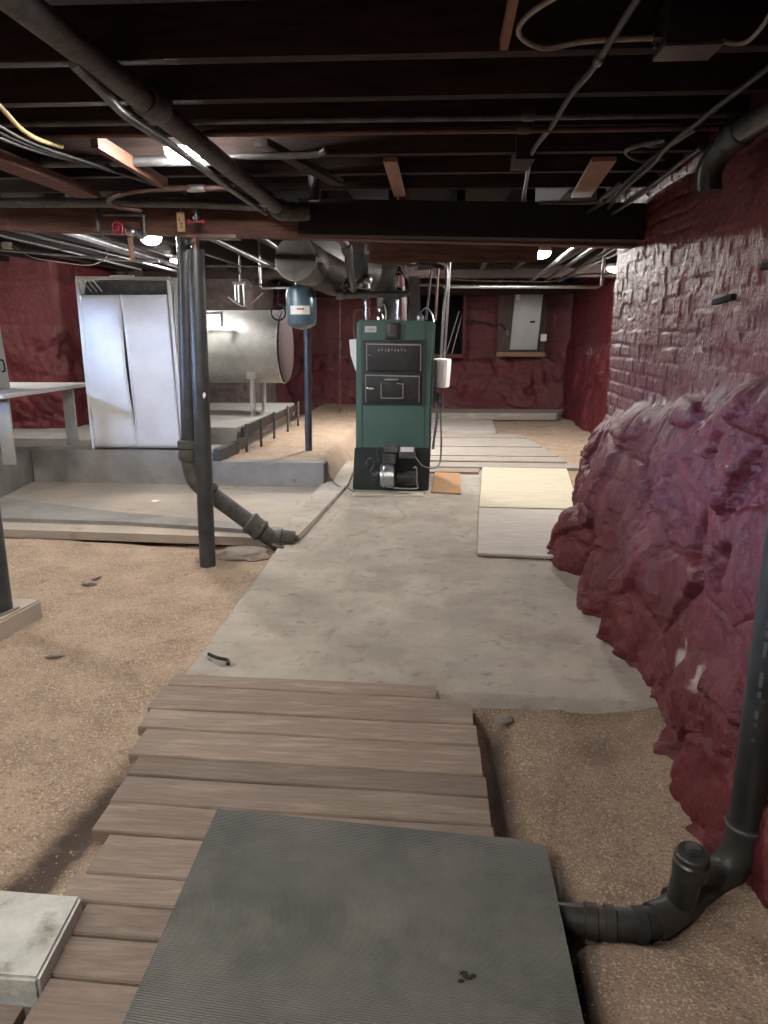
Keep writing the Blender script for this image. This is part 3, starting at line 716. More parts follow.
# grit on the dirt (nobody could count it)
def grit(n, xr, yr, s0, s1, name, m, skip=None):
    t = bmesh.new()
    rng = random.Random(len(name) + n)
    for i in range(n):
        for _ in range(30):
            x, y = rng.uniform(*xr), rng.uniform(*yr)
            if not (skip and skip(x, y)): break
        s = s0 + (s1 - s0) * rng.random() ** 3
        z = dz(x, y) if False else None
        P.append((x, y, s, rng.random() * 6.28, rng.random()))
P = []
rng = random.Random(4)
def left_ok(x, y): return x < -1.07 - 0.25 * max(0, (2.7 - y)) * 0 and not (y < 2.75 and x > -1.16) and not (y < 1.52 and x > -1.4)
while len(P) < 6500:
    x, y = rng.uniform(-3.2, -0.86), 1.45 + 3.5 * rng.random() ** 1.25
    edge_x = -1.05 if y > 2.75 else np.interp(y, [1.0, 1.6, 2.0, 2.75], [-.86, -.95, -1.0, -1.12])
    if x < edge_x - 0.01 and not (y < 1.5 and x > -1.4): P.append((x, y))
while len(P) < 8600:
    x, y = rng.uniform(0.26, 0.78), rng.uniform(1.15, 2.62); P.append((x, y))
A = np.array(P); zz_, darker_ = dirt_h(A[:, 0], A[:, 1])
base = np.array([(1, 0, 0), (-.5, .87, 0), (-.5, -.87, 0), (0, 0, .8), (0.1, .1, -.6)])
faces_ = [(0, 1, 3), (1, 2, 3), (2, 0, 3), (1, 0, 4), (2, 1, 4), (0, 2, 4)]
V_, F_ = [], []
for i, ((x, y), z) in enumerate(zip(P, zz_)):
    s = 0.0014 + 0.0050 * rng.random() ** 4; a = rng.random() * 6.28; ca, sa = math.cos(a), math.sin(a); e = rng.uniform(.6, 1.5)
    k = len(V_)
    for (bx, by, bz) in base:
        bx, by = bx * e, by; V_.append((x + s * (bx * ca - by * sa), y + s * (bx * sa + by * ca), z + s * (bz * .7 + .15)))
    F_ += [tuple(k + q for q in f) for f in faces_]
me = bpy.data.meshes.new('gravel'); me.from_pydata(V_, [], F_); me.materials.append(M['chip'])
o = bpy.data.objects.new('gravel', me); sc.collection.objects.link(o); tag(o, 'fine tan stone chips strewn over the dirt floor', 'gravel', kind='stuff')

# ------------------------------------------------------------------ boards around the boiler
def flat(name, poly, z, th, m, label, cat='board', group=None, bev=.002):
    b = B(); b.prism(poly, z - th, z); bmesh.ops.bevel(b.bm, geom=list(b.bm.edges), offset=bev, segments=1, affect='EDGES')
    return tag(obj(name, b, m), label, cat, group)
flat('plywood_sheet', [(0.36, 5.83), (1.15, 5.80), (1.35, 7.6), (0.49, 7.62)], 0.035, 0.018, 'ply', 'pale yellow plywood sheet on the floor right of the boiler', 'plywood sheet')
flat('floor_panel', [(0.28, 4.56), (1.0, 4.5), (1.05, 5.79), (0.355, 5.82)], 0.026, 0.018, 'sheet', 'whitish stained panel on the concrete at the foot of the right wall', 'panel')
flat('rust_tray', [(-0.03, 6.45), (0.235, 6.42), (0.25, 7.38), (0.0, 7.4)], 0.016, 0.014, 'rust', 'rust stained plate on the floor at the right of the boiler', 'plate')
ys = [8.0, 8.32, 8.66, 9.02, 9.40, 9.80, 10.15]
wlk = thing('boardwalk', 'greyed plank deck behind the boiler with a slanting right end', 'boardwalk', (0.6, 9, 0))
for i in range(len(ys) - 1):
    a, c = ys[i], ys[i + 1]; xr = lambda y: 1.42 - 0.12 * (y - 8.0)
    b = B(); b.prism([(-0.75, a + .008), (xr(a), a + .008), (xr(c), c - .008), (-0.75, c - .008)], 0.0, 0.035 + .006 * (i % 2)); obj('plank', b, 'wood2', wlk)
flat('floor_plank', [(-0.1, 7.66), (1.6, 7.66), (1.6, 7.93), (-0.1, 7.93)], 0.03, 0.03, 'wood2', 'dark greyed plank across the path behind the plywood sheet')
flat('floor_plank', [(-0.1, 7.40), (0.44, 7.40), (0.46, 7.62), (-0.1, 7.62)], 0.022, 0.03, 'wood', 'brown plank stub between the boiler and the plywood sheet')
flat('floor_plank', [(-0.55, 10.45), (0.86, 10.55), (0.90, 12.0), (-0.55, 12.0)], 0.03, 0.04, 'sheet', 'pale panel on the floor in front of the far timber')
flat('far_timber', [(-0.55, 12.15), (1.95, 12.2), (2.2, 12.9), (-0.55, 12.9)], 0.11, 0.11, 'wood2', 'long raised timber at the foot of the far red wall')

# ------------------------------------------------------------------ boiler
bx, by = -0.365, 6.57
bo = thing('boiler', 'green enamelled cast iron boiler with black doors on a black base', 'boiler', (bx, by + .4, 0))
Wd, x0, x1 = 0.66, -0.715, -0.02
b = B(); b.prism([(-0.715, 0.37), (-0.045, 0.37), (-0.02, 1.49), (-0.70, 1.50)], by, by + 0.82, 'y')
bmesh.ops.bevel(b.bm, geom=list(b.bm.edges), offset=0.018, segments=3, affect='EDGES'); obj('jacket', b, 'green', bo)
for xx in (-.655, -.10):
    b = B(); b.box((xx, by - .002, 0.93), (0.004, 0.006, 1.08)); obj('jacket_seam', b, 'boilerblack', bo)
b = B(); b.prism([(-0.745, 0.0), (-0.055, 0.0), (-0.04, 0.385), (-0.725, 0.385)], by - 0.01, by + 0.84, 'y')
bmesh.ops.bevel(b.bm, geom=list(b.bm.edges), offset=0.008, segments=2, affect='EDGES'); obj('base', b, 'boilerblack', bo)
b = B(); b.box((-0.385, by - .008, 1.05), (0.52, 0.02, 0.56), bev=.004); obj('door_surround', b, 'boilerblack', bo)
def door(z0, z1, xl, xr, window):
    b = B(); b.box(((xl + xr) / 2, by - 0.03, (z0 + z1) / 2), (xr - xl, 0.035, z1 - z0), bev=.006)
    d = obj('door', b, 'castblack', bo)
    b = B(); b.bar((xl, by - .05, z1 - .004), (xr, by - .05, z1 - .012), 0.012, 0.010); b.bar((xr - .004, by - .05, z0), (xr - .004, by - .05, z1 - .01), 0.008, 0.008)
    b.bar((xl + .004, by - .05, z0), (xl + .004, by - .05, z1 - .01), 0.006, 0.006)
    obj('door_edge', b, 'edge', d)
    return d
d1 = door(1.07, 1.30, -0.61, -0.135, False); d2 = door(0.80, 1.035, -0.62, -0.145, True)
# raised lettering worn past reading: a row of small cast marks
b = B()
for k in range(9):
    xx = -0.50 + k * 0.028
    b.box((xx, by - .05, 1.245 + .004 * math.sin(k * 2)), (0.006 + .006 * (k % 3 == 0), .004, 0.018 + .006 * (k % 2)), rot=(0, R(20 * math.sin(k * 3)), 0))
obj('cast_lettering', b, 'edge', d1)
b = B()
for k in range(5): b.box((-0.43 + k * .03, by - .05, 1.175), (.012, .004, .012))
obj('cast_lettering', b, 'castblack', d1)
b = B(); b.sphere((-0.575, by - .055, 1.205), .012, (1.6, .8, .8)); obj('latch', b, 'chrome', d1)
b = B(); b.lathe([(0, .012), (.02, .02), (.06, .022), (.075, .012), (.08, 0)], (-0.61, by - .062, 0.925), (-0.53, by - .062, 0.925)); obj('handle', b, 'chrome', d2)
b = B(); cx, cz = -0.385, 0.905
b.box((cx, by - .055, cz), (0.19, .02, 0.14), bev=.004); f = obj('sight_door', b, 'castblack', d2)
b = B()
for (p, q) in (((cx - .095, cz - .07), (cx - .095, cz + .06)), ((cx + .095, cz - .07), (cx + .095, cz + .06)), ((cx - .095, cz - .07), (cx + .095, cz - .07)), ((cx - .07, cz + .09), (cx + .06, cz + .09)), ((cx + .04, cz + .06), (cx + .095, cz + .05))):
    b.bar((p[0], by - .068, p[1]), (q[0], by - .068, q[1]), .008, .008)
b.cyl((cx - .05, by - .07, cz + .09), (cx + .05, by - .07, cz + .09), .010); obj('sight_door_trim', b, 'edge', d2)
b = B(); b.box((-0.385, by - .02, 1.405), (0.125, .04, 0.14), bev=.012); g = obj('gauge', b, 'castblack', bo)
b = B(); b.box((-0.385, by - .043, 1.41), (0.085, .006, 0.10), bev=.006); obj('gauge_face', b, 'sheetmetal', g)
b = B(); b.cyl((-0.385, by - .046, 1.41), (-0.385, by - .049, 1.41), .022); obj('dial', b, 'castiron', g)
b = B(); b.box((-0.575, by - .004, 1.42), (0.10, .006, 0.052)); bd = obj('badge', b, 'offwhite', bo)
b = B()
for k in range(4): b.bar((-0.600 + .016 * k, by - .008, 1.408), (-0.586 + .016 * k, by - .008, 1.430), .007, .003)
obj('badge_print', b, 'ink', bd)
# burner
bz = 0.17
b = B(); b.cyl((-0.42, by - .19, bz), (-0.37, by - .19, bz), .105, seg=28); b.cyl((-0.37, by - .19, bz), (-0.355, by - .19, bz), .095)
b.box((-0.40, by - .10, bz + .02), (0.09, .2, 0.12), bev=.01)
bu = obj('burner_fan_housing', b, 'galv', bo)
b = B(); b.cyl((-0.475, by - .19, bz), (-0.42, by - .19, bz), .10, seg=28); b.torus((-0.448, by - .19, bz), .10, .006, (1, 0, 0)); obj('fan_rim', b, 'galv', bu)
b = B(); b.box((-0.40, by - .13, bz + .15), (0.115, .12, 0.085), bev=.006); b.box((-0.40, by - .195, bz + .15), (0.09, .006, .055)); b.torus((-.41, by - .2, bz + .15), .02, .005, (0, 1, 0)); obj('control_box', b, 'castiron', bu)
b = B(); b.box((-0.385, by - .13, bz + .235), (0.12, .10, 0.06), bev=.004); obj('transformer', b, 'sheetmetal', bu)
b = B(); b.box((-0.245, by - .14, bz + .20), (0.14, .12, 0.085), bev=.004); jb = obj('junction_box', b, 'galvdull', bo)
b = B(); b.box((-0.245, by - .20, bz + .235), (0.115, .004, 0.04)); obj('label_plate', b, 'white', jb)
b = B(); b.cyl((-0.33, by - .17, bz - .02), (-0.17, by - .17, bz - .02), .062, seg=24); mo_ = obj('burner_motor', b, 'castblack', bo)
b = B(); b.tube([(-.19, by - .24, bz + .08), (-.16, by - .245, bz + .08), (-.155, by - .245, bz - .05), (-.16, by - .245, bz - .10), (-.36, by - .245, bz - .10)], .007, 8, 3); obj('motor_bracket', b, 'edge', mo_)
b = B(); b.cyl((-0.55, by - .16, bz), (-0.50, by - .16, bz), .045); b.cyl((-.57, by - .16, bz + .02), (-.55, by - .16, bz + .02), .02)
for k in range(4): b.sphere((-.56 + .03 * k, by - .2, bz + (.05, -.04, .02, -.06)[k]), .012)
obj('oil_pump', b, 'iron', bo)
b = B(); b.tube([(-.55, by - .17, bz + .06), (-.60, by - .2, bz + .10), (-.57, by - .22, bz + .16), (-.53, by - .2, bz + .12), (-.56, by - .2, bz + .04)], .006, 8, 5); b.tube([(-.50, by - .15, bz + .12), (-.50, by - .18, bz + .24), (-.40, by - .18, bz + .29), (-.33, by - .16, bz + .27)], .006, 8, 5); obj('fuel_line', b, 'galvdull', bo)
b = B(); b.tube([(-.18, by - .15, bz + .17), (-.10, by - .17, bz + .08), (0.02, by - .1, bz + .07), (0.05, by - .02, bz + .17), (.045, by + .05, bz + .45), (.03, by + .05, bz + .6)], .008, 8, 6); obj('flexible_conduit', b, 'galvdull', bo)
# side boxes
b = B(); b.box((0.045, by + .1, 1.045), (0.13, .16, 0.25), rot=(0, R(3), R(-14)), bev=.02); wb = obj('side_control', b, 'white', bo)
b = B(); b.box((-.015, by + .02, .98), (0.03, .1, 0.36), bev=.006); obj('side_bracket', b, 'castblack', bo)
b = B(); b.box((0.015, by + .06, .83), (0.06, .06, 0.09), bev=.01); obj('side_relay', b, 'galvdull', bo)
b = B(); b.prism([(-0.775, 1.33), (-0.70, 1.34), (-0.70, 1.06), (-0.72, 1.06), (-0.765, 1.20)], by + .1, by + .3, 'y'); obj('left_control_cover', b, 'white', bo)
b = B(); b.tube([(.03, by + .05, 1.0), (.05, by + .03, .9), (.06, by + .02, .75), (.03, by + .02, .7)], .008, 8, 5); b.tube([(.0, by, .8), (.01, by - .01, .65), (-.01, by, .5), (-.02, by, .38)], .011, 8, 5); obj('side_wiring', b, 'galvdull', bo)
# top fittings
b = B(); b.cyl((-.335, by + .12, 1.49), (-.335, by + .12, 1.74), .038); b.cyl((-.355, by + .12, 1.73), (-.315, by + .12, 1.73), .05); b.lathe([(0, .045), (.03, .055), (.06, .03), (.10, .042), (.17, .045), (.20, .025), (.24, .012), (.25, 0)], (-.335, by + .12, 1.70), (-.335, by + .12, 2.0)); rv = obj('relief_valve', b, 'chrome', bo)
b = B(); b.torus((-.335, by + .10, 1.865), .035, .008, (0, 1, 0)); obj('valve_lever', b, 'chrome', rv)
b = B(); b.cyl((-.615, by + .12, 1.49), (-.615, by + .12, 1.78), .022); b.cyl((-.615, by + .12, 1.62), (-.615, by + .12, 1.66), .03); b.cyl((-.615, by + .12, 1.54), (-.615, by + .12, 1.57), .03); obj('supply_pipe', b, 'chrome', bo)
b = B(); b.lathe([(0, .03), (.05, .03), (.07, .018), (.10, .02), (.13, 0)], (-.50, by + .1, 1.49), (-.50, by + .1, 1.6)); obj('air_vent', b, 'chrome', bo)
b = B(); b.lathe([(0, .03), (.04, .03), (.06, .012), (.09, 0)], (-.15, by + .1, 1.49), (-.15, by + .1, 1.6)); b.tube([(-.15, by + .1, 1.56), (-.10, by + .1, 1.60), (-.05, by + .08, 1.55), (-.03, by + .06, 1.48)], .006, 8, 5); obj('top_sensor', b, 'galv', bo)
b = B(); b.tube([(-.50, by + .08, 1.60), (-.47, by + .08, 1.63), (-.45, by + .07, 1.57), (-.45, by + .06, 1.5)], .006, 8, 5); obj('top_wire', b, 'whitecable', bo)
b = B(); b.lathe([(0, .17), (.28, .17), (.28, .16), (.0, .16)], (-.40, by + .62, 1.44), (-.40, by + .62, 1.9), 28); b.tube([(-.40, by + .62, 1.70), (-.42, by + .62, 1.85), (-.6, by + .6, 1.92), (-.75, by + .4, 1.94)], .155, 24, 5); obj('flue_collar', b, 'sheetmetal', bo)
b = B(); b.box((-.21, by + .5, 1.68), (.10, .02, .42), rot=(0, R(-3), 0)); b.box((-.29, by + .55, 1.62), (.02, .02, .36)); obj('back_bracket', b, 'ductdark', bo)
b = B(); b.tube([(-.73, by + .2, 1.2), (-.735, by + .2, 1.55), (-.66, by + .2, 1.59), (-.52, by + .2, 1.585)], .01, 8, 4); obj('bypass_pipe', b, 'copper_dull', bo)
# header pipes over the boiler
b = B(); b.tube([(-.86, 6.58, 1.70), (-.6, 6.58, 1.71), (-.24, 6.58, 1.715)], .028, 12, 3)
for xx in (-.84, -.62, -.36): b.cyl((xx - .03, 6.58, 1.707), (xx + .03, 6.58, 1.707), .038)
tag(obj('header_pipe', b, 'galvdull'), 'horizontal grey pipe crossing just above the boiler', 'pipe')
b = B(); b.sphere((-.66, 6.6, 1.80), .04); b.sphere((-.61, 6.6, 1.83), .05, (1, .8, 1)); b.cyl((-.61, 6.6, 1.76), (-.61, 6.6, 1.86), .03); b.cyl((-.80, 6.62, 1.80), (-.60, 6.6, 1.80), .018)
tag(obj('mixing_valve', b, 'galv'), 'lumpy bright valve above the left pipe of the boiler', 'valve')
b = B(); b.cyl((-.10, 6.75, 1.50), (-.06, 6.75, 1.93), .011); b.tube([(-.06, 6.75, 1.92), (-.08, 6.75, 1.95), (-.60, 6.7, 1.99), (-.62, 6.68, 2.13)], .012, 8, 3)
tag(obj('thin_pipe', b, 'galvdull'), 'thin grey pipe rising from the boiler top and turning left', 'pipe')
b = B(); b.cyl((-.02, 7.1, 1.50), (-.0, 7.1, 1.96), .012)
tag(obj('thin_pipe', b, 'copper_dull'), 'short dark upright pipe behind the right boiler edge', 'pipe')
b = B(); b.tube([(.035, 6.75, 1.15), (.055, 6.75, 1.60), (.075, 6.75, 1.88), (.04, 6.75, 1.97), (-.15, 6.75, 2.02)], .013, 10, 6)
tag(obj('conduit', b, 'galv'), 'bright bent conduit rising from the white side control', 'conduit')
b = B(); b.tube([(.065, 6.78, 1.15), (.085, 6.78, 1.55), (.10, 6.78, 2.03)], .011, 10, 4)
tag(obj('conduit', b, 'galv'), 'straight bright conduit beside the bent one right of the boiler', 'conduit')
b = B(); b.tube([(-.78, 6.5, .03), (-.86, 6.52, .035), (-.98, 6.75, .08), (-1.02, 7.0, .16)], .006, 8, 5); b.tube([(-.78, 6.5, .03), (-.7, 6.42, .012), (-.5, 6.38, .01)], .006, 8, 5)
tag(obj('oil_line', b, 'galvdull'), 'thin grey line running over the concrete to the boiler foot', 'tube')
b = B(); b.box((-.41, 6.34, .008), (.62, .1, .018), bev=.006); tag(obj('wood_strip', b, 'ply'), 'pale strip lying before the boiler foot', 'strip')

# big draft duct left of the boiler
c0 = Vector((-1.075, 5.80, 1.935)); c1 = Vector((-0.90, 6.75, 1.86)); dd = (c1 - c0).normalized()
du = thing('flue_duct', 'open round sheet metal flue with draft damper above the blue grey tank', 'flue', (-1.0, 6.2, 1.75))
b = B(); b.lathe([(0, .158), (0.0, .165), (.30, .165), (.30, .160), (.0, .156)], c0, c1, 36); obj('damper_collar', b, 'sheetmetal', du)
b = B(); b.lathe([(.26, .158), (.95, .158)], c0, c1, 32); obj('duct', b, 'ductdark', du)
b = B(); b.cyl(c0 + dd * .12, c0 + dd * .125, .152, seg=32); dm = obj('damper_plate', b, 'ductdark', du)
up = Vector((0, 0, 1)); sd = dd.cross(up).normalized()
b = B(); b.box(c0 + dd * .085 + Vector((0.0, 0, -.01)), (.085, .06, .13), bev=.012); b.cyl(c0 + dd * .08 + Vector((-.0425, 0, -.07)) * 0 + Vector((0, -.03, -.075)), c0 + dd * .08 + Vector((0, .03, -.075)), .042); obj('damper_weight', b, 'galvdull', dm)
b = B(); b.box(c0 + dd * .05 + Vector((.05, 0, .08)), (.15, .01, .09), rot=(R(20), 0, 0)); obj('damper_flap', b, 'ductdark', dm)
# expansion tank
et = thing('expansion_tank', 'blue grey expansion tank with white label hanging below the flue', 'tank', (-1.15, 6.45, 1.42))
b = B(); b.lathe([(0, 0), (.012, .06), (.04, .115), (.07, .128), (.30, .128), (.335, .115), (.365, .06), (.375, 0)], (-1.155, 6.45, 1.415), (-1.155, 6.45, 1.9), 32); obj('body', b, 'expansion', et)
b = B(); b.cyl((-1.185, 6.42, 1.77), (-1.185, 6.42, 1.87), .016); b.cyl((-1.185, 6.42, 1.81), (-1.185, 6.42, 1.84), .026); obj('nipple', b, 'chrome', et)
t = bmesh.new(); n = 14; vs = []
for k in range(n + 1):
    a = R(-125 + 78 * k / n); vs.append([t.verts.new((-1.155 + .1295 * math.cos(a), 6.45 + .1295 * math.sin(a), z)) for z in (1.54, 1.61)])
for p, q in zip(vs, vs[1:]): t.faces.new((p[0], q[0], q[1], p[1]))
lb = obj('label_sticker', t, 'white', et)
b = B(); 
for k in range(3):
    a = R(-92 + 9 * k); b.box((-1.155 + .1305 * math.cos(a), 6.45 + .1305 * math.sin(a), 1.583), (.016, .002, .014), rot=(0, 0, a + R(90)))
obj('label_print', b, 'redlabel', lb)
b = B(); b.tube([(-1.19, 6.42, 1.80), (-.9, 6.5, 1.78), (-.80, 6.55, 1.76)], .018, 10, 3); b.cyl((-1.06, 6.45, 1.79), (-1.02, 6.46, 1.788), .028)
tag(obj('tank_feed_pipe', b, 'galvdull'), 'grey pipe joining the blue grey tank to the boiler header', 'pipe')
b = B(); b.tube([(-.80, 5.2, 2.10), (-.70, 5.72, 2.04), (-.68, 5.85, 2.0), (-.69, 6.0, 1.90), (-.70, 6.3, 1.80), (-.72, 6.55, 1.75)], .03, 12, 4)
for p, q in (((-.69, 5.78, 2.03), (-.685, 5.86, 1.99)), ((-.715, 6.4, 1.79), (-.72, 6.48, 1.77))): b.cyl(p, q, .042)
tag(obj('riser_pipe', b, 'galvdull'), 'grey pipe bending down from the girder left of the boiler', 'pipe')
b = B(); b.cyl((-1.295, 7.45, .18), (-1.27, 7.45, 2.2), .037, seg=20); b.cyl((-1.295, 7.45, .18), (-1.295, 7.45, .20), .05)
tag(obj('steel_post', b, 'iron'), 'slim dark steel post behind the pit under the blue grey tank', 'post')
b = B(); b.cyl((-1.50, 11.5, .12), (-1.46, 11.5, 2.3), .012); b.cyl((-1.49, 11.5, .2), (-1.49, 11.5, .28), .02); b.cyl((-1.475, 11.49, 1.15), (-1.475, 11.49, 1.25), .026)
tag(obj('copper_riser', b, 'copper_dull'), 'thin upright copper pipe before the red back wall', 'pipe')

# ------------------------------------------------------------------ posts and cast iron drain
pb = thing('steel_post', 'round grey steel post standing in dirt before the pit', 'post', (-1.40, 4.42, -.05))
b = B(); b.lathe([(0, .050), (1.93, .050)], (-1.438, 4.42, -.07), (-1.40, 4.42, 1.86), 28); obj('pole', b, 'iron', pb)
b = B(); b.cyl((-1.40, 4.42, 1.86), (-1.40, 4.42, 1.93), .022); b.torus((-1.40, 4.42, 1.895), .024, .005); obj('jack_screw', b, 'copper_dull', pb)
b = B(); b.box((-1.32, 4.45, 1.93), (.34, .12, .02), rot=(0, R(1), 0), bev=.003); obj('top_plate', b, 'copper_dull', pb)
b = B(); b.sphere((-1.388, 4.382, 1.03), .013, (1, .5, 1.4), 10, 8, .4); obj('paint_blob', b, 'white', pb)
b = B(); b.cyl((-1.52, 4.62, -.02), (-1.5, 4.62, -.02), .02)
b.bm.free()
dp = thing('drain_stack', 'tall dark cast iron drain stack bending down to the walkway', 'pipe', (-1.5, 4.7, 0))
b = B(); b.cyl((-1.615, 4.74, .62), (-1.555, 4.74, 2.08), .055, seg=26); obj('riser', b, 'iron', dp)
b = B(); b.lathe([(0, .058), (.02, .075), (.05, .078), (.09, .070), (.10, .080), (.14, .080), (.15, .06)], (-1.615, 4.74, .56), (-1.612, 4.74, .8), 26); obj('hub', b, 'castiron', dp)
b = B(); b.tube([(-1.615, 4.74, .62), (-1.615, 4.74, .53), (-1.59, 4.74, .44), (-1.52, 4.745, .36)], .058, 24, 6); obj('elbow', b, 'castiron', dp)
a_, c_ = Vector((-1.545, 4.745, .385)), Vector((-1.03, 4.80, -.03)); q_ = (c_ - a_).normalized()
b = B(); b.cyl(a_, c_, .056, seg=26); obj('sloping_pipe', b, 'castiron', dp)
b = B(); b.lathe([(0, .06), (.01, .074), (.04, .076), (.05, .06)], a_ + q_ * .03, c_, 26); obj('hub', b, 'castiron', dp)
b = B(); b.lathe([(0, .058), (.012, .078), (.03, .080), (.05, .072), (.09, .072), (.10, .078), (.115, .076), (.13, .058)], a_ + q_ * .37, c_, 26); obj('hub', b, 'castiron', dp)
b = B(); b.tube([a_ + q_ * .45, a_ + q_ * .58, Vector((-1.05, 4.80, .035)), Vector((-.95, 4.82, .02))], .055, 24, 6); obj('elbow', b, 'castiron', dp)
b = B(); b.torus(Vector((-1.045, 4.80, .03)), .060, .008, (1, 0.1, -.25)); b.tube([(-1.03, 4.74, -.0), (-1.07, 4.7, 0.01), (-1.0, 4.67, .0)], .012, 8, 5); obj('wire_tie', b, 'castiron', dp)
tg = thing('card_tag', 'tan card tag hung at the top of the dark drain stack', 'tag', (-1.50, 4.6, 1.95))
b = B(); b.box((-1.462, 4.38, 2.005), (.045, .004, .105), bev=.0015); tc = obj('card', b, 'tagcard', tg)
b = B(); b.tube([(-1.462, 4.38, 2.05), (-1.462, 4.39, 2.09), (-1.47, 4.45, 2.13)], .002, 6, 3); obj('string', b, 'whitecable', tg)
b = B()
for k in range(6): b.box((-1.464 + (.006 if k > 2 else -.006), 4.377, 2.03 - .011 * k), (.006 + .006 * (k % 2), .001, .006))
obj('tag_print', b, 'ink', tc)

fp = thing('steel_post', 'grey steel post at the left frame edge on a concrete footing', 'post', (-2.14, 3.33, .05))
b = B(); b.cyl((-2.145, 3.33, .045), (-2.145, 3.33, 2.14), .052, seg=26); obj('pole', b, 'iron', fp)
b = B(); b.prism([(-2.5, 3.0), (-2.10, 3.02), (-2.03, 3.50), (-2.5, 3.56)], -0.09, .048)
bmesh.ops.bevel(b.bm, geom=list(b.bm.edges), offset=0.01, segments=2, affect='EDGES')
tag(obj('concrete_footing', b, 'pitfloor'), 'square concrete footing under the post at the left edge', 'footing')
b = B(); b.tube([(-2.12, 3.20, .056), (-2.085, 3.32, .056), (-2.07, 3.36, .056)], .005, 6, 3); tag(obj('twig', b, 'stone'), 'thin stick lying on the concrete footing', 'twig')

# ------------------------------------------------------------------ black plastic drain at the right
ab = thing('drain_pipe', 'black plastic drain with capped cleanout at the foot of the right wall', 'pipe', (0.65, 1.65, 0))
top = Vector((.835, 1.765, .14))
b = B(); b.cyl(top, (0.845, 1.775, 2.1), .044, seg=32); ri = obj('riser', b, 'abs', ab)
b = B(); b.lathe([(0, .046), (.0, .053), (.010, .054), (.016, .048)], top + Vector((0, 0, -.012)), top + Vector((0, 0, 1)), 32); obj('hub_rim', b, 'greycable', ab)
b = B(); b.tube([(.835, 1.765, .145), (.832, 1.765, .07), (.80, 1.755, .01), (.75, 1.735, -.02)], .049, 28, 6); obj('elbow', b, 'absdusty', ab)
b = B(); b.tube([(.79, 1.75, .0), (.70, 1.70, -.025), (.63, 1.652, -.045), (.59, 1.63, -.052)], .043, 28, 4)
b.lathe([(0, .047), (.05, .049), (.052, .043)], (.68, 1.69, -.03), (.60, 1.635, -.05), 28); wy_ = obj('wye', b, 'absdusty', ab)
b = B(); b.cyl((.650, 1.665, -.04), (.640, 1.60, .165), .037, seg=28); b.lathe([(0, .037), (.004, .042), (.05, .043), (.055, .038)], (.6415, 1.606, .10), (.6395, 1.599, .17), 28); co_ = obj('cleanout_branch', b, 'abs', ab)
b = B(); b.lathe([(0, .039), (.012, .040), (.016, .035), (.016, 0)], (.6396, 1.599, .155), (.639, 1.597, .2), 28); cp = obj('cleanout_cap', b, 'absdusty', ab)
b = B(); b.box((.639, 1.597, .182), (.030, .026, .020), bev=.003); obj('square_nut', b, 'castiron', cp)
b = B(); b.tube([(.60, 1.637, -.052), (.56, 1.618, -.055), (.52, 1.61, -.056), (.46, 1.612, -.057), (.36, 1.62, -.058), (.27, 1.625, -.06)], .038, 28, 6); obj('outlet_pipe', b, 'absdusty', ab)
for (p, q, rr) in (((.598, 1.635, -.052), (.57, 1.621, -.054), .045), ((.55, 1.613, -.056), (.52, 1.610, -.056), .044), ((.475, 1.611, -.057), (.445, 1.613, -.057), .044), ((.43, 1.614, -.057), (.395, 1.617, -.057), .043)):
    b = B(); L2 = (Vector(p) - Vector(q)).length; b.lathe([(0, rr - .006), (.003, rr), (L2 - .003, rr), (L2, rr - .006)], p, q, 28); obj('coupling', b, 'absdusty', ab)
# faint printed strip on the riser
b = B()
ang = R(-128)
zz0 = .24; rr_ = random.Random(3)
while zz0 < 1.25:
    l = rr_.choice([.012, .02, .03, .05]);
    b.box((.8365 + .0442 * math.cos(ang), 1.767 + .0442 * math.sin(ang), zz0 + l / 2), (.009, .001, l * .8), rot=(0, 0, ang + R(90))); zz0 += l + rr_.choice([.006, .006, .03])
obj('lettering', b, 'print', ri)

# ------------------------------------------------------------------ white cabinet, bench, tall cabinet, silver tank
cb = thing('metal_cabinet', 'tall white two-door metal cabinet with warped doors beside the drain stack', 'cabinet', (-2.7, 6.95, .31))
CX0, CX1, CY, CZ0, CZ1 = -3.24, -2.37, 6.78, .32, 1.87
b = B()
for (p, q, w) in (((CX0, CZ0), (CX0 - .01, CZ1), .03), ((CX1, CZ0), (CX1 - .035, CZ1), .035)):
    b.bar((p[0], CY, p[1]), (q[0], CY, q[1]), w, .03)
b.bar((CX0 - .02, CY, CZ1), (CX1 - .02, CY, CZ1 - .01), .03, .03); b.bar((CX0 + .02, CY + .03, CZ0 + .02), (CX1, CY + .03, CZ0 + .02), .03, .03)
obj('frame', b, 'locker', cb)
b = B(); b.prism([(CY, CZ0), (CY + .45, CZ0), (CY + .45, CZ1), (CY, CZ1)], CX1 - .005, CX1 + .01, 'x'); obj('side_panel', b, 'greysheet', cb)
b = B(); b.prism([(CY, CZ0), (CY + .45, CZ0), (CY + .45, CZ1), (CY, CZ1)], CX0 - .012, CX0 + .0, 'x')
obj('side_panel', b, 'greysheet', cb)
b = B(); b.box(((CX0 + CX1) / 2, CY + .44, (CZ0 + CZ1) / 2), (CX1 - CX0, .015, CZ1 - CZ0)); obj('back_panel', b, 'greysheet', cb)
b = B(); b.box(((CX0 + CX1) / 2 - .02, CY + .06, CZ1 - .09), (CX1 - CX0 - .1, .01, .14), rot=(R(-25), 0, 0)); obj('top_fascia', b, 'galvdull', cb)
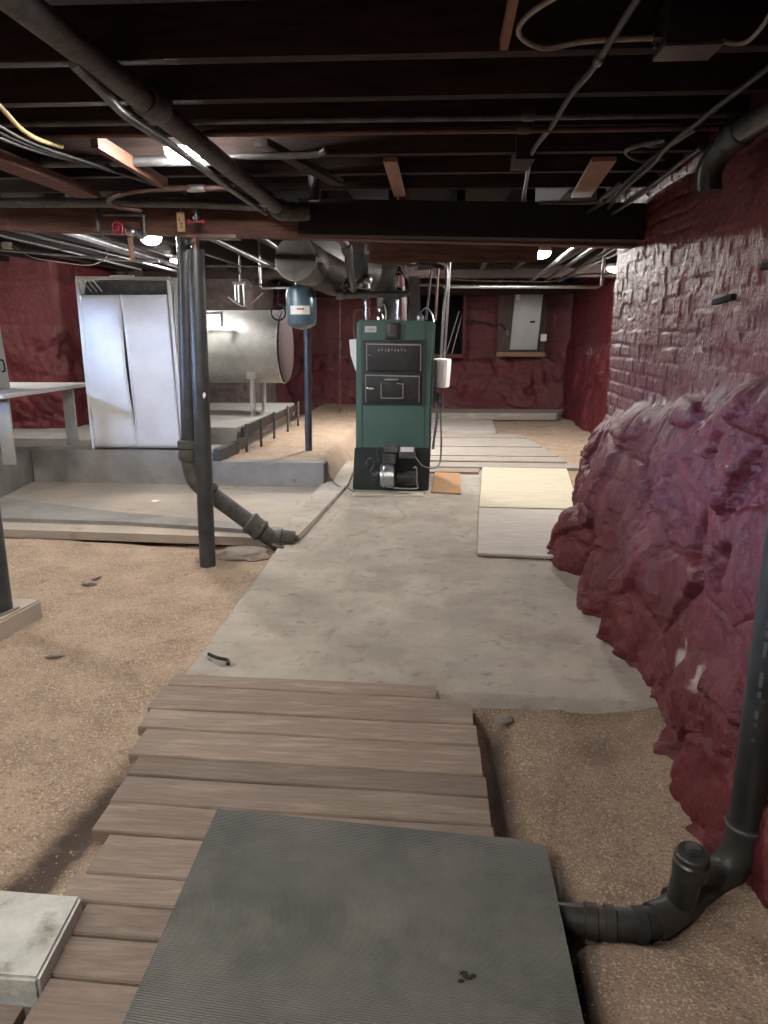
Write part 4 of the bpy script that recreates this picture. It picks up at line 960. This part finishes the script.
for side in (0, 1):
    zt = CZ1 - .15; t = bmesh.new(); nu, nv = 18, 36; g_ = []
    for j in range(nv + 1):
        r = []; v = j / nv; z = CZ0 + .02 + (zt - CZ0 - .02) * v
        xa = CX0 + .018 - .01 * v if side == 0 else (CX0 + CX1) / 2 + .012 - .055 * v + .022 * math.sin(v * math.pi)
        xb = (CX0 + CX1) / 2 - .0 - .055 * v - .020 * math.sin(v * math.pi) if side == 0 else CX1 - .018 - .035 * v
        for i in range(nu + 1):
            u = i / nu; x = xa + (xb - xa) * u
            k = (1 - u) if side == 1 else u
            bul = .05 * k ** 2.5 * math.sin(math.pi * min(1, v * 1.05)) if side == 1 else .03 * k ** 3 * math.sin(math.pi * v) - .02 * k ** 4
            y = CY - .022 - bul + .012 * mnoise.noise(Vector((x * 3, z * 2.2, side * 7))) - .02 * math.exp(-((v - .9) / .08) ** 2) * k ** 4
            r.append(t.verts.new((x, y, z)))
        g_.append(r)
    for a, c in zip(g_, g_[1:]):
        for i in range(nu): t.faces.new((a[i], a[i + 1], c[i + 1], c[i]))
    d = obj('door', t, 'locker', cb, angle=60); md = d.modifiers.new('t', 'SOLIDIFY'); md.thickness = .008
    b = B(); col_ = 0 if side == 1 else nu
    pts_ = []
    for j in range(0, nv + 1, 3):
        v = j / nv; z = CZ0 + .02 + (zt - CZ0 - .02) * v
        xe = ((CX0 + CX1) / 2 + .012 - .055 * v + .022 * math.sin(v * math.pi)) if side == 1 else ((CX0 + CX1) / 2 - .0 - .055 * v - .020 * math.sin(v * math.pi))
        bul = .05 * math.sin(math.pi * min(1, v * 1.05)) if side == 1 else .03 * math.sin(math.pi * v) - .02
        pts_.append((xe, CY - .026 - bul, z))
    b.tube(pts_, .007, 8, 2); obj('door_edge', b, 'locker', d)
b = B(); b.box((CX0 + .42, CY - .03, CZ1 + .01), (.22, .02, .02)); obj('paper_strip', b, 'white', cb)
b = B()
for k in range(3): b.bar((CX0 + .02 + .05 * k, CY + .03, CZ1 - .02), (CX0 + .10 + .05 * k, CY + .05, CZ1 - .13), .012, .012)
obj('wire_hanger', b, 'galv', cb)

bn = thing('work_bench', 'pale topped bench on slab legs left of the white cabinet', 'bench', (-3.8, 6.5, .31))
b = B(); b.prism([(-4.6, 5.75), (-3.46, 5.75), (-3.42, 7.20), (-4.6, 7.20)], .875, .91); bmesh.ops.bevel(b.bm, geom=list(b.bm.edges), offset=0.003, segments=1, affect='EDGES'); obj('bench_top', b, 'benchtop', bn)
for y in (5.94, 7.06):
    b = B(); b.box((-3.585, y, .592), (.11, .025, .565), bev=.003); obj('leg', b, 'greysheet', bn)
tcab = thing('tall_cabinet', 'grey cabinet with black pull standing on the bench at the left edge', 'cabinet', (-3.85, 6.2, .91))
b = B(); b.prism([(-4.4, .91), (-3.80, .91), (-3.86, 2.06), (-4.4, 2.06)], 6.15, 6.45, 'y'); bmesh.ops.bevel(b.bm, geom=list(b.bm.edges), offset=0.006, segments=2, affect='EDGES'); obj('body', b, 'greysheet', tcab)
b = B(); b.tube([(-3.80, 6.35, 1.06), (-3.77, 6.34, 1.07), (-3.775, 6.34, 1.15), (-3.81, 6.35, 1.16)], .008, 8, 4); obj('handle', b, 'black', tcab)
b = B(); b.box((-3.83, 6.36, 1.75), (.05, .04, .03), bev=.004); obj('hinge', b, 'greysheet', tcab)

tk = thing('oil_tank', 'large silver horizontal oil tank with oxide red end behind the posts', 'tank', (-2.4, 8.6, .47))
TY, TZ, TR = 8.55, 1.23, .405
b = B(); b.lathe([(0, TR * .6), (.05, TR * .96), (.08, TR), (1.54, TR), (1.56, TR * 1.005)], (-3.30, TY, TZ), (-1.9, TY, TZ), 64); sh = obj('shell', b, 'tank', tk)
b = B(); b.lathe([(0, TR * .99), (0, TR * 1.0), (.02, TR * .99), (.04, TR * .9), (.055, TR * .7), (.06, TR * .35), (.062, 0)], (-1.74, TY, TZ), (-1.7, TY, TZ), 48); obj('end_cap', b, 'tankend', tk)
b = B(); b.torus((-1.745, TY, TZ), TR * 1.0, .008, (1, 0, 0), 64, 6); obj('weld_rim', b, 'galv', tk)
b = B(); b.lathe([(0, TR + .002), (.01, TR + .002)], (-2.75, TY, TZ), (-2.7, TY, TZ), 64); obj('weld_seam', b, 'tank', tk)
for (x, y) in ((-2.06, TY - .27), (-2.06, TY + .27), (-3.0, TY - .27), (-3.0, TY + .27)):
    b = B(); b.cyl((x, y, .47), (x, y, .98), .028); b.cyl((x, y, .47), (x, y, .48), .045); b.box((x, y - .01, .95), (.11, .05, .14), bev=.01); obj('leg', b, 'tank', tk)
for i, (x, y) in enumerate(((-1.90, 7.28), (-1.86, 7.75), (-1.86, 8.4), (-1.84, 9.1), (-1.82, 9.7))):
    b = B(); b.cyl((x, y, dz(x, y) - .02), (x + .01, y, .50 - .0 * i), .014, seg=10); b.sphere((x + .01, y, .50), .017, (1, 1, .5), 10, 6)
    tag(obj('rebar_stake', b, 'castiron'), ['rusty stake at the near corner of the tank platform', 'rusty stake, second from the near corner of the tank platform', 'rusty stake halfway along the tank platform edge', 'rusty stake second from the far end of the tank platform', 'rusty stake at the far end of the tank platform'][i], 'stake', 'stakes along the tank platform')
b = B(); b.bar((-1.93, 7.25, .42), (-1.885, 8.6, .43), .02, .10); b.bar((-1.885, 8.6, .42), (-1.86, 9.8, .42), .02, .08)
tag(obj('form_board', b, 'joist'), 'ragged dark form board between the stakes and the tank platform', 'board')

# ------------------------------------------------------------------ electric panel on the far wall
ep = thing('electric_panel', 'grey electric panel on a dark board on the far red wall', 'electric panel', (1.45, 13.1, 1.0))
b = B(); b.prism([(1.03, .98), (1.84, .98), (1.84, 2.1), (1.03, 2.1)], 13.16, 13.19, 'y'); obj('backing_board', b, 'panelboard', ep)
b = B(); b.box((1.435, 13.14, 1.02), (.82, .05, .07)); obj('lower_batten', b, 'tanwood', ep)
b = B(); b.prism([(1.24, 1.10), (1.70, 1.10), (1.76, 2.08), (1.30, 2.08)], 13.04, 13.16, 'y'); bmesh.ops.bevel(b.bm, geom=list(b.bm.edges), offset=0.008, segments=2, affect='EDGES'); bx_ = obj('box', b, 'panel', ep)
b = B(); b.prism([(1.27, 1.13), (1.67, 1.13), (1.73, 2.05), (1.325, 2.05)], 13.025, 13.04, 'y'); dr = obj('door', b, 'panel', ep)
b = B(); b.box((1.60, 13.015, 1.56), (.08, .02, .035)); obj('latch', b, 'black', dr)
b = B(); b.box((1.34, 13.01, 1.97), (.07, .012, .12), bev=.01); obj('label_plate', b, 'white', dr)
b = B(); b.box((1.80, 13.06, 1.30), (.10, .07, .12), bev=.008); ob = tag(obj('outlet_box', b, 'white'), 'small white outlet box at the right of the electric panel', 'outlet')
b = B(); b.box((1.19, 13.10, 1.38), (.06, .07, .08), bev=.008); tag(obj('switch_box', b, 'galvdull'), 'small grey box at the left of the electric panel', 'junction box')
b = B(); b.tube([(.48, 13.2, 1.58), (.75, 13.12, 1.56), (.95, 13.12, 1.50), (1.08, 13.12, 1.52), (1.18, 13.1, 1.40)], .012, 8, 5); tag(obj('wall_cable', b, 'black'), 'dark cable drooping from the far opening to the electric panel', 'cable')
# frame and laths of the opening
of = thing('opening_frame', 'dark red timber frame of the black opening in the far wall', 'frame', (0.05, 13.2, 1.0))
b = B(); b.box((.46, 13.2, 1.5), (.045, .2, 1.05)); obj('side_rail', b, 'paint', of)
b = B(); b.box((.06, 13.2, .99), (.85, .2, .06)); obj('bottom_rail', b, 'paint', of)
for i, x in enumerate((.16, .26)):
    b = B(); b.bar((x, 13.34, 1.02), (x + .22 - .03 * i, 13.6, 1.75), .012, .012)
    tag(obj('lath', b, 'offwhite'), 'pale lath leaning in the far wall opening, %s' % ('nearer the boiler' if i == 0 else 'nearer the red frame'), 'lath')

# ------------------------------------------------------------------ lamps
def lamp(p, label, r=.075):
    """round LED ceiling lamp: white base plate, glowing dome that shines downwards"""
    x, y, z = p
    t = thing('ceiling_lamp', label, 'lamp', (x, y, z + .05), 'round ceiling lamps')
    b = B(); b.lathe([(0, r * .9), (.02, r * 1.08), (.035, r * 1.08), (.045, r)], (x, y, z + .045), (x, y, z - 1), 32); obj('base_plate', b, 'white', t)
    b = B(); b.lathe([(0, r * .97), (.015, r * .95), (.035, r * .7), (.045, r * .4), (.05, 0)], (x, y, z), (x, y, z - .2), 28); obj('lamp_dome', b, 'bulb', t)
    b = B(); b.box((x, y, (z + .045 + 2.395) / 2), (.05, .05, 2.39 - z - .045)); obj('mounting_block', b, 'deck', t)
    return t
lamp((-1.055, 3.24, 2.125), 'lit round lamp on the ceiling left of the big pipe')
lamp((-1.95, 5.20, 2.02), 'lit round lamp behind the girder above the white cabinet', .07)
lamp((0.855, 6.7, 2.05), 'lit round lamp behind the black beam near the right wall', .095)
lamp((-0.95, -0.52, 2.20), 'added round lamp over the near end of the boardwalk, behind the viewer', .09)  # unseen lamps from here on, added to fill in the room's light
lamp((-2.1, 0.30, 2.20), 'added round lamp over the dirt at the left, outside the picture', .09)
lamp((-0.55, 1.07, 2.22), 'added round lamp between the joists above the ribbed mat', .07)
lamp((-3.6, 4.1, 2.15), 'added round lamp left of the pit, outside the picture', .08)
lamp((-4.55, 6.7, 2.13), 'added round lamp over the bench, outside the picture', .08)
lamp((-2.7, 7.9, 2.12), 'added round lamp hidden above the white cabinet by the silver tank', .07)
lamp((2.05, 9.2, 2.12), 'added round lamp behind the corner of the right wall', .09)
lamp((-0.72, 9.0, 2.14), 'added round lamp far behind the boiler', .15)

# ------------------------------------------------------------------ pipes and cables under the ceiling
def pipe(name, pts, r, m, label, cat='pipe', sm=4, coup=(), seg=12, group=None):
    b = B(); b.tube(pts, r, seg, sm); o = obj(name, b, m)
    tag(o, label, cat, group)
    for (p, q, rr, mm) in coup:
        c = B(); L2 = (Vector(q) - Vector(p)).length; c.lathe([(0, rr * .85), (L2 * .15, rr), (L2 * .85, rr), (L2, rr * .85)], p, q, 20); obj('coupling', c, mm, o)
    return o
pipe('heating_pipe', [(-.935, 1.0, 2.10), (-.915, 2.0, 2.095), (-.89, 3.0, 2.075), (-.87, 4.36, 2.05)], .037, 'pipewrap', 'thick old grey pipe running down the ceiling from the top left corner', 'pipe', 4,
     [((-.902, 2.42, 2.095), (-.898, 2.55, 2.094), .053, 'pipewrap'), ((-.873, 4.20, 2.055), (-.87, 4.36, 2.05), .055, 'castiron'), ((-.88, 4.36, 2.05), (-.72, 4.37, 2.05), .05, 'castiron')], 22)
pipe('side_pipe', [(-.93, 2.03, 2.06), (-.945, 2.25, 2.05), (-.985, 2.5, 2.06), (-1.0, 2.95, 2.075), (-.99, 3.6, 2.06), (-.975, 4.4, 2.05)], .015, 'galvdull', 'thinner pipe following under the left side of the thick ceiling pipe', 'pipe', 5)
for i, (y, z, lab, m) in enumerate(((2.86, 2.135, 'dark thin pipe crossing the ceiling, nearest the viewer', 'galvdull'), (2.99, 2.125, 'reddish thin pipe crossing the ceiling just behind the dark one', 'copper_dull'))):
    pipe('cross_pipe', [(-3.8, y - .04, z), (-1.2, y, z), (1.05, y + .01, z - .01)], .011, m, lab, 'pipe', 2, [((.28, y, z - .004), (.33, y, z - .004), .018, m)])
pipe('vent_pipe', [(-3.6, 3.38, 2.12), (-.96, 3.42, 2.12)], .020, 'galvdull', 'pale grey pipe crossing the ceiling behind the left bulb', 'pipe', 1, seg=18)
pipe('waste_pipe', [(-3.2, 4.32, 2.11), (-1.6, 4.25, 2.09), (-.95, 4.30, 2.07)], .026, 'galvdull', 'grey pipe lying along the girder left of the pipe elbow', 'pipe', 3, seg=14)
pipe('copper_pipe', [(-1.62, 4.20, 2.04), (-1.72, 4.12, 2.05), (-1.70, 4.0, 2.07), (-1.45, 3.86, 2.085), (-1.0, 3.83, 2.085)], .012, 'copper_dull', 'copper water pipe curving back at its left end above the stack', 'pipe', 6, [((-1.24, 3.845, 2.085), (-1.15, 3.84, 2.085), .018, 'galv')])
pipe('stub_pipe', [(-.62, 3.9, 2.18), (-.62, 3.9, 2.03)], .028, 'galvdull', 'short upright pipe stub right of the thick pipe elbow', 'pipe', 0, seg=16)
pipe('stub_pipe', [(-1.0, 3.32, 2.115), (-.55, 3.30, 2.11), (-.47, 3.28, 2.125)], .013, 'galvdull', 'short pale conduit with flared end right of the thick pipe', 'conduit', 4)
# valves left of the stack
v = thing('gate_valve', 'red wheel valve on a small pipe loop above the white cabinet', 'valve', (-1.83, 4.45, 1.95))
b = B(); b.tube([(-1.96, 4.42, 2.12), (-1.96, 4.42, 1.985), (-1.94, 4.42, 1.965), (-1.83, 4.42, 1.965)], .012, 10, 4); b.tube([(-1.94, 4.44, 2.06), (-1.72, 4.44, 2.055), (-1.70, 4.44, 2.03), (-1.70, 4.44, 1.93)], .012, 10, 4); obj('pipe_loop', b, 'galvdull', v)
b = B(); b.torus((-1.83, 4.38, 1.975), .033, .007, (0.2, 1, .1)); b.torus((-1.83, 4.38, 1.975), .012, .006, (0.2, 1, .1), 12, 6)
for k in range(5): b.bar((-1.83, 4.38, 1.975), (-1.83 + .033 * math.cos(k * 1.257), 4.38, 1.975 + .033 * math.sin(k * 1.257)), .006, .005)
obj('hand_wheel', b, 'redvalve', v)
b = B(); b.sphere((-1.77, 4.42, 1.96), .028, (1.3, 1, 1)); b.cyl((-1.83, 4.38, 1.975), (-1.80, 4.42, 1.97), .010); b.cyl((-1.74, 4.42, 1.955), (-1.70, 4.42, 1.93), .02); obj('valve_body', b, 'galv', v)
pipe('hanging_strip', [(-1.79, 4.44, 1.93), (-1.79, 4.46, 1.80)], .014, 'tanwood', 'short tan wooden strip hanging under the red valve', 'strip', 0)
v = thing('gate_valve', 'small valve with flat red handle beside the tag', 'valve', (-1.37, 4.35, 2.0))
b = B(); b.cyl((-1.365, 4.36, 2.09), (-1.365, 4.36, 2.0), .012); b.cyl((-1.365, 4.36, 2.05), (-1.365, 4.36, 2.07), .024); b.cyl((-1.365, 4.36, 2.01), (-1.365, 4.36, 2.03), .02); obj('stem', b, 'galvdull', v)
b = B(); b.bar((-1.405, 4.35, 2.0), (-1.325, 4.35, 2.0), .02, .010, .003); b.sphere((-1.405, 4.35, 2.002), .012); b.sphere((-1.325, 4.35, 2.002), .012); obj('handle', b, 'redvalve', v)
# things behind the girder, left
pipe('bright_conduit', [(-2.36, 4.75, 2.02), (-2.44, 6.2, 2.015), (-2.55, 8.2, 2.01)], .022, 'galv', 'bright galvanised pipe running back over the white cabinet', 'pipe', 2, seg=14)
pipe('long_conduit', [(-2.75, 4.75, 2.04), (-2.85, 8.3, 2.04)], .014, 'galvdull', 'dull pipe running back left of the bright galvanised pipe', 'pipe', 1)
pipe('long_conduit', [(-3.1, 4.75, 2.07), (-3.25, 8.3, 2.06)], .012, 'galvdull', 'thin dull pipe running back nearest the upper left corner', 'pipe', 1)
pipe('cross_conduit', [(-4.2, 5.93, 2.075), (-3.49, 5.93, 2.03), (-2.43, 6.0, 1.945), (-2.2, 6.0, 1.94)], .010, 'galv', 'thin bright conduit crossing above the bench and white cabinet', 'conduit', 2)
pipe('cross_conduit', [(-2.2, 7.0, 1.985), (-1.2, 7.0, 1.975)], .010, 'galvdull', 'thin conduit crossing behind the posts at ceiling height', 'conduit', 1)
pipe('slanting_pipe', [(-1.42, 4.75, 1.97), (-1.55, 7.9, 1.97)], .018, 'galvdull', 'grey pipe running back right of the round post', 'pipe', 1)
pipe('slanting_pipe', [(-1.22, 4.78, 2.06), (-1.40, 7.4, 2.08)], .015, 'galvdull', 'thin pipe running back just left of the flue', 'pipe', 1)
pipe('slanting_pipe', [(-.90, 4.80, 2.10), (-.86, 5.6, 2.13)], .014, 'galvdull', 'thin pipe between the girder and the bent riser pipe', 'pipe', 1)
pipe('drop_cable', [(-3.35, 5.95, 2.06), (-3.2, 5.95, 1.97), (-2.95, 5.97, 1.93), (-2.75, 5.97, 1.91), (-2.62, 5.97, 1.96), (-2.6, 5.97, 2.03)], .005, 'whitecable', 'white cable sagging above the bench', 'cable', 5)
pipe('drop_cable', [(-3.38, 5.96, 2.05), (-3.1, 5.98, 2.02), (-2.9, 5.98, 2.03), (-2.75, 5.98, 1.99), (-2.6, 5.98, 1.98)], .004, 'greycable', 'grey cable looping over the white one above the bench', 'cable', 5)
b = B(); b.box((-3.40, 5.95, 2.06), (.06, .05, .05), bev=.006); tag(obj('cable_box', b, 'white'), 'small white box at the start of the sagging cables', 'junction box')
# fittings above the silver tank
v = thing('tank_fitting', 'bright cluster of tube fittings above the silver tank', 'pipe fitting', (-2.05, 8.0, 1.7))
b = B()
for dx in (0, .035, .09): b.cyl((-2.16 + dx, 8.1, 1.90), (-2.16 + dx, 8.1, 1.72 - dx * .6), .008, seg=8)
b.cyl((-2.18, 8.1, 1.90), (-2.05, 8.1, 1.90), .018); obj('tubes', b, 'galv', v)
b = B(); b.cyl((-2.1, 8.1, 1.90), (-2.1, 8.1, 2.38), .010); obj('drop_rod', b, 'galvdull', v)
b = B(); b.tube([(-2.24, 8.1, 1.76), (-2.16, 8.1, 1.70), (-2.07, 8.1, 1.66), (-1.98, 8.1, 1.70), (-1.86, 8.1, 1.80)], .006, 8, 4); obj('looped_wire', b, 'whitecable', v)
pipe('tank_line', [(-2.6, 8.1, 1.60), (-2.34, 8.1, 1.60), (-2.32, 8.1, 1.585), (-2.32, 8.1, 1.45)], .014, 'galvdull', 'short grey pipe elbow on top of the silver tank by the post', 'pipe', 3)
pipe('bright_conduit', [(-1.86, 8.0, 2.38), (-1.86, 8.0, 1.86), (-1.84, 8.0, 1.845), (-1.52, 8.0, 1.845)], .012, 'galv', 'short bright pipe below the ceiling left of the flue', 'pipe', 1)
b = B(); b.torus((-1.72, 8.2, 1.60), .078, .010, (0, 1, 0), 28, 8); b.tube([(-1.72, 8.2, 1.68), (-1.72, 8.2, 1.8), (-1.70, 8.2, 1.92)], .005, 6, 3)
tag(obj('cable_coil', b, 'black'), 'small black coil hanging above the silver tank', 'coil')
pipe('hanging_cable', [(-2.25, 7.2, 2.03), (-2.30, 7.2, 1.85), (-2.36, 7.2, 1.70), (-2.33, 7.2, 1.6)], .006, 'black', 'black cable hanging beside the round post', 'cable', 5)
pipe('hanging_cable', [(-2.2, 7.6, 2.03), (-1.95, 7.6, 1.95), (-1.8, 7.6, 1.85), (-1.6, 7.6, 1.93), (-1.45, 7.6, 1.86), (-1.3, 7.6, 1.83)], .006, 'black', 'black cable sagging between the post and the flue', 'cable', 5)
# yellow and dark cables top left
pipe('yellow_cable', [(-1.30, 1.9, 2.12), (-1.40, 2.45, 2.11), (-1.46, 2.72, 2.09), (-1.47, 2.86, 2.085), (-1.45, 3.0, 2.09)], .008, 'yellowcable', 'yellow cable below the joists at the upper left', 'cable', 5)
for i in range(3):
    pipe('ceiling_cable', [(-1.40 - .03 * i, 1.9, 2.12), (-1.48 - .025 * i, 2.55, 2.08 - .008 * i), (-1.50 - .015 * i, 2.9, 2.075 - .006 * i), (-1.45 - .012 * i, 3.3, 2.085), (-1.43 + .012 * i, 3.9, 2.115)], .006, ('greycable', 'black', 'greycable')[i],
         ('grey cable just below the yellow cable at the upper left', 'black cable in the middle of the bundle at the upper left', 'lowest grey cable of the bundle at the upper left')[i], 'cable', 5)
# right half
pipe('armoured_cable', [(.45, 1.3, 2.13), (.435, 1.95, 2.125), (.42, 2.30, 2.11), (.405, 2.6, 2.12), (.40, 2.95, 2.12), (.385, 3.4, 2.13), (.42, 3.9, 2.12), (.46, 4.40, 2.10)], .009, 'greycable', 'grey armoured cable crossing under the joists above the boiler', 'cable', 5, [((.424, 2.24, 2.112), (.421, 2.28, 2.11), .014, 'galvdull')])
jb2 = thing('junction_box', 'black junction box with pale lid edge at the top right', 'junction box', (.63, 2.12, 2.10))
JX, JY = .635, 2.20
b = B(); b.box((JX, JY, 2.165), (.14, .11, .11), bev=.006); obj('body', b, 'black', jb2)
b = B(); b.box((JX, JY, 2.107), (.145, .115, .010), bev=.002); obj('lid', b, 'sheetmetal', jb2)
b = B(); b.cyl((JX - .09, JY, 2.14), (JX - .065, JY, 2.14), .014); b.sphere((JX - .08, JY, 2.12), .007); obj('connector', b, 'galvdull', jb2)
pipe('looped_cable', [(.545, 2.20, 2.14), (.38, 2.21, 2.14), (.27, 2.22, 2.13), (.20, 2.16, 2.14), (.20, 2.05, 2.14), (.26, 1.93, 2.14), (.34, 1.85, 2.14)], .007, 'whitecable', 'pale cable looping left from the junction box', 'cable', 6)
pipe('looped_cable', [(.70, 2.20, 2.14), (.75, 2.22, 2.13), (.79, 2.2, 2.13), (.78, 2.05, 2.14), (.72, 1.92, 2.14)], .006, 'whitecable', 'pale cable curving right from the junction box', 'cable', 6)
pipe('looped_cable', [(.64, 2.09, 2.20), (.63, 1.98, 2.20), (.56, 1.92, 2.19), (.48, 1.9, 2.19)], .006, 'greycable', 'short grey cable arching over the junction box', 'cable', 6)
pipe('wall_pipe', [(1.06, 1.7, 2.07), (1.03, 2.25, 2.06), (.985, 2.78, 2.04)], .042, 'abs', 'black pipe along the top of the right wall', 'pipe', 3, [((.99, 2.72, 2.042), (.982, 2.84, 2.035), .052, 'abs')], 22)
pipe('wall_pipe', [(.985, 2.82, 2.035), (.975, 2.90, 2.01), (.965, 2.95, 1.96), (.97, 2.95, 1.89)], .046, 'abs', 'black elbow turning down at the end of the wall pipe', 'pipe', 5, seg=20)
runs = [([(.93, 2.15, 2.13), (.90, 2.5, 2.11), (.82, 2.95, 2.05), (.86, 3.3, 2.06), (.88, 3.9, 2.06), (.93, 4.45, 2.06)], 'long grey cable winding along the top of the right wall'),
        ([(.89, 2.9, 2.09), (.87, 3.3, 2.09), (.87, 3.8, 2.08), (.84, 4.2, 2.06), (.55, 4.42, 2.09)], 'grey cable spreading left above the black beam end'),
        ([(.93, 2.95, 2.04), (.93, 3.4, 2.03), (.95, 3.9, 2.03), (.95, 4.42, 2.03)], 'lowest cable clipped along the right wall top'),
        ([(.86, 3.15, 2.11), (.78, 3.25, 2.115), (.76, 3.36, 2.115), (.84, 3.44, 2.10), (.92, 3.36, 2.09)], 'small cable loop beside the tan board'),
        ([(.84, 3.75, 2.07), (.80, 4.0, 2.04), (.86, 4.2, 2.06), (.82, 4.42, 2.04)], 'tangled cable hanging near the beam end')]
for p, lab in runs: pipe('wall_cable', p, .009, 'greycable', lab, 'cable', 6)
b = B(); b.sphere((.86, 3.30, 2.13), .05, (1, .6, .25)); tag(obj('cable_plate', b, 'greycable'), 'round dark plate among the cables on the right', 'plate')
# across the far room
pipe('bright_conduit', [(.06, 8.0, 1.855), (1.62, 8.0, 1.84), (1.66, 8.0, 1.86), (1.67, 8.0, 2.3)], .018, 'galv', 'bright horizontal conduit above the electric panel', 'conduit', 1)
pipe('long_conduit', [(-.3, 7.98, 1.87), (.06, 7.98, 1.865)], .013, 'galvdull', 'dull conduit behind the boiler top', 'conduit', 1)
pipe('loose_cable', [(.05, 8.3, 1.95), (.35, 8.3, 1.93), (.8, 8.3, 1.92), (1.2, 8.3, 1.92), (1.5, 8.2, 1.98), (1.75, 8.1, 1.97)], .007, 'greycable', 'slack cable above the bright horizontal conduit', 'cable', 5)
for i, x in enumerate((0.98, 1.14, 1.30)):
    pipe('long_conduit', [(x, 4.9, 2.02 + .01 * i), (x + .12, 9.2, 1.98)], .018, 'galvdull', ('grey pipe running back beside the right bulb', 'grey pipe running back, middle of the three by the right wall', 'grey pipe running back closest to the recessed right wall')[i], 'pipe', 1)
for i, (y, z) in enumerate(((2.62, 1.62), (3.05, 1.52))):
    b = B(); b.box((1.10, y, z), (.02, .20, .022), rot=(R(-4), 0, 0), bev=.003); tag(obj('wall_slot', b, 'void'), ('dark iron strap set high in the brick, nearer the viewer', 'dark iron strap in the brick, farther along')[i], 'strap')
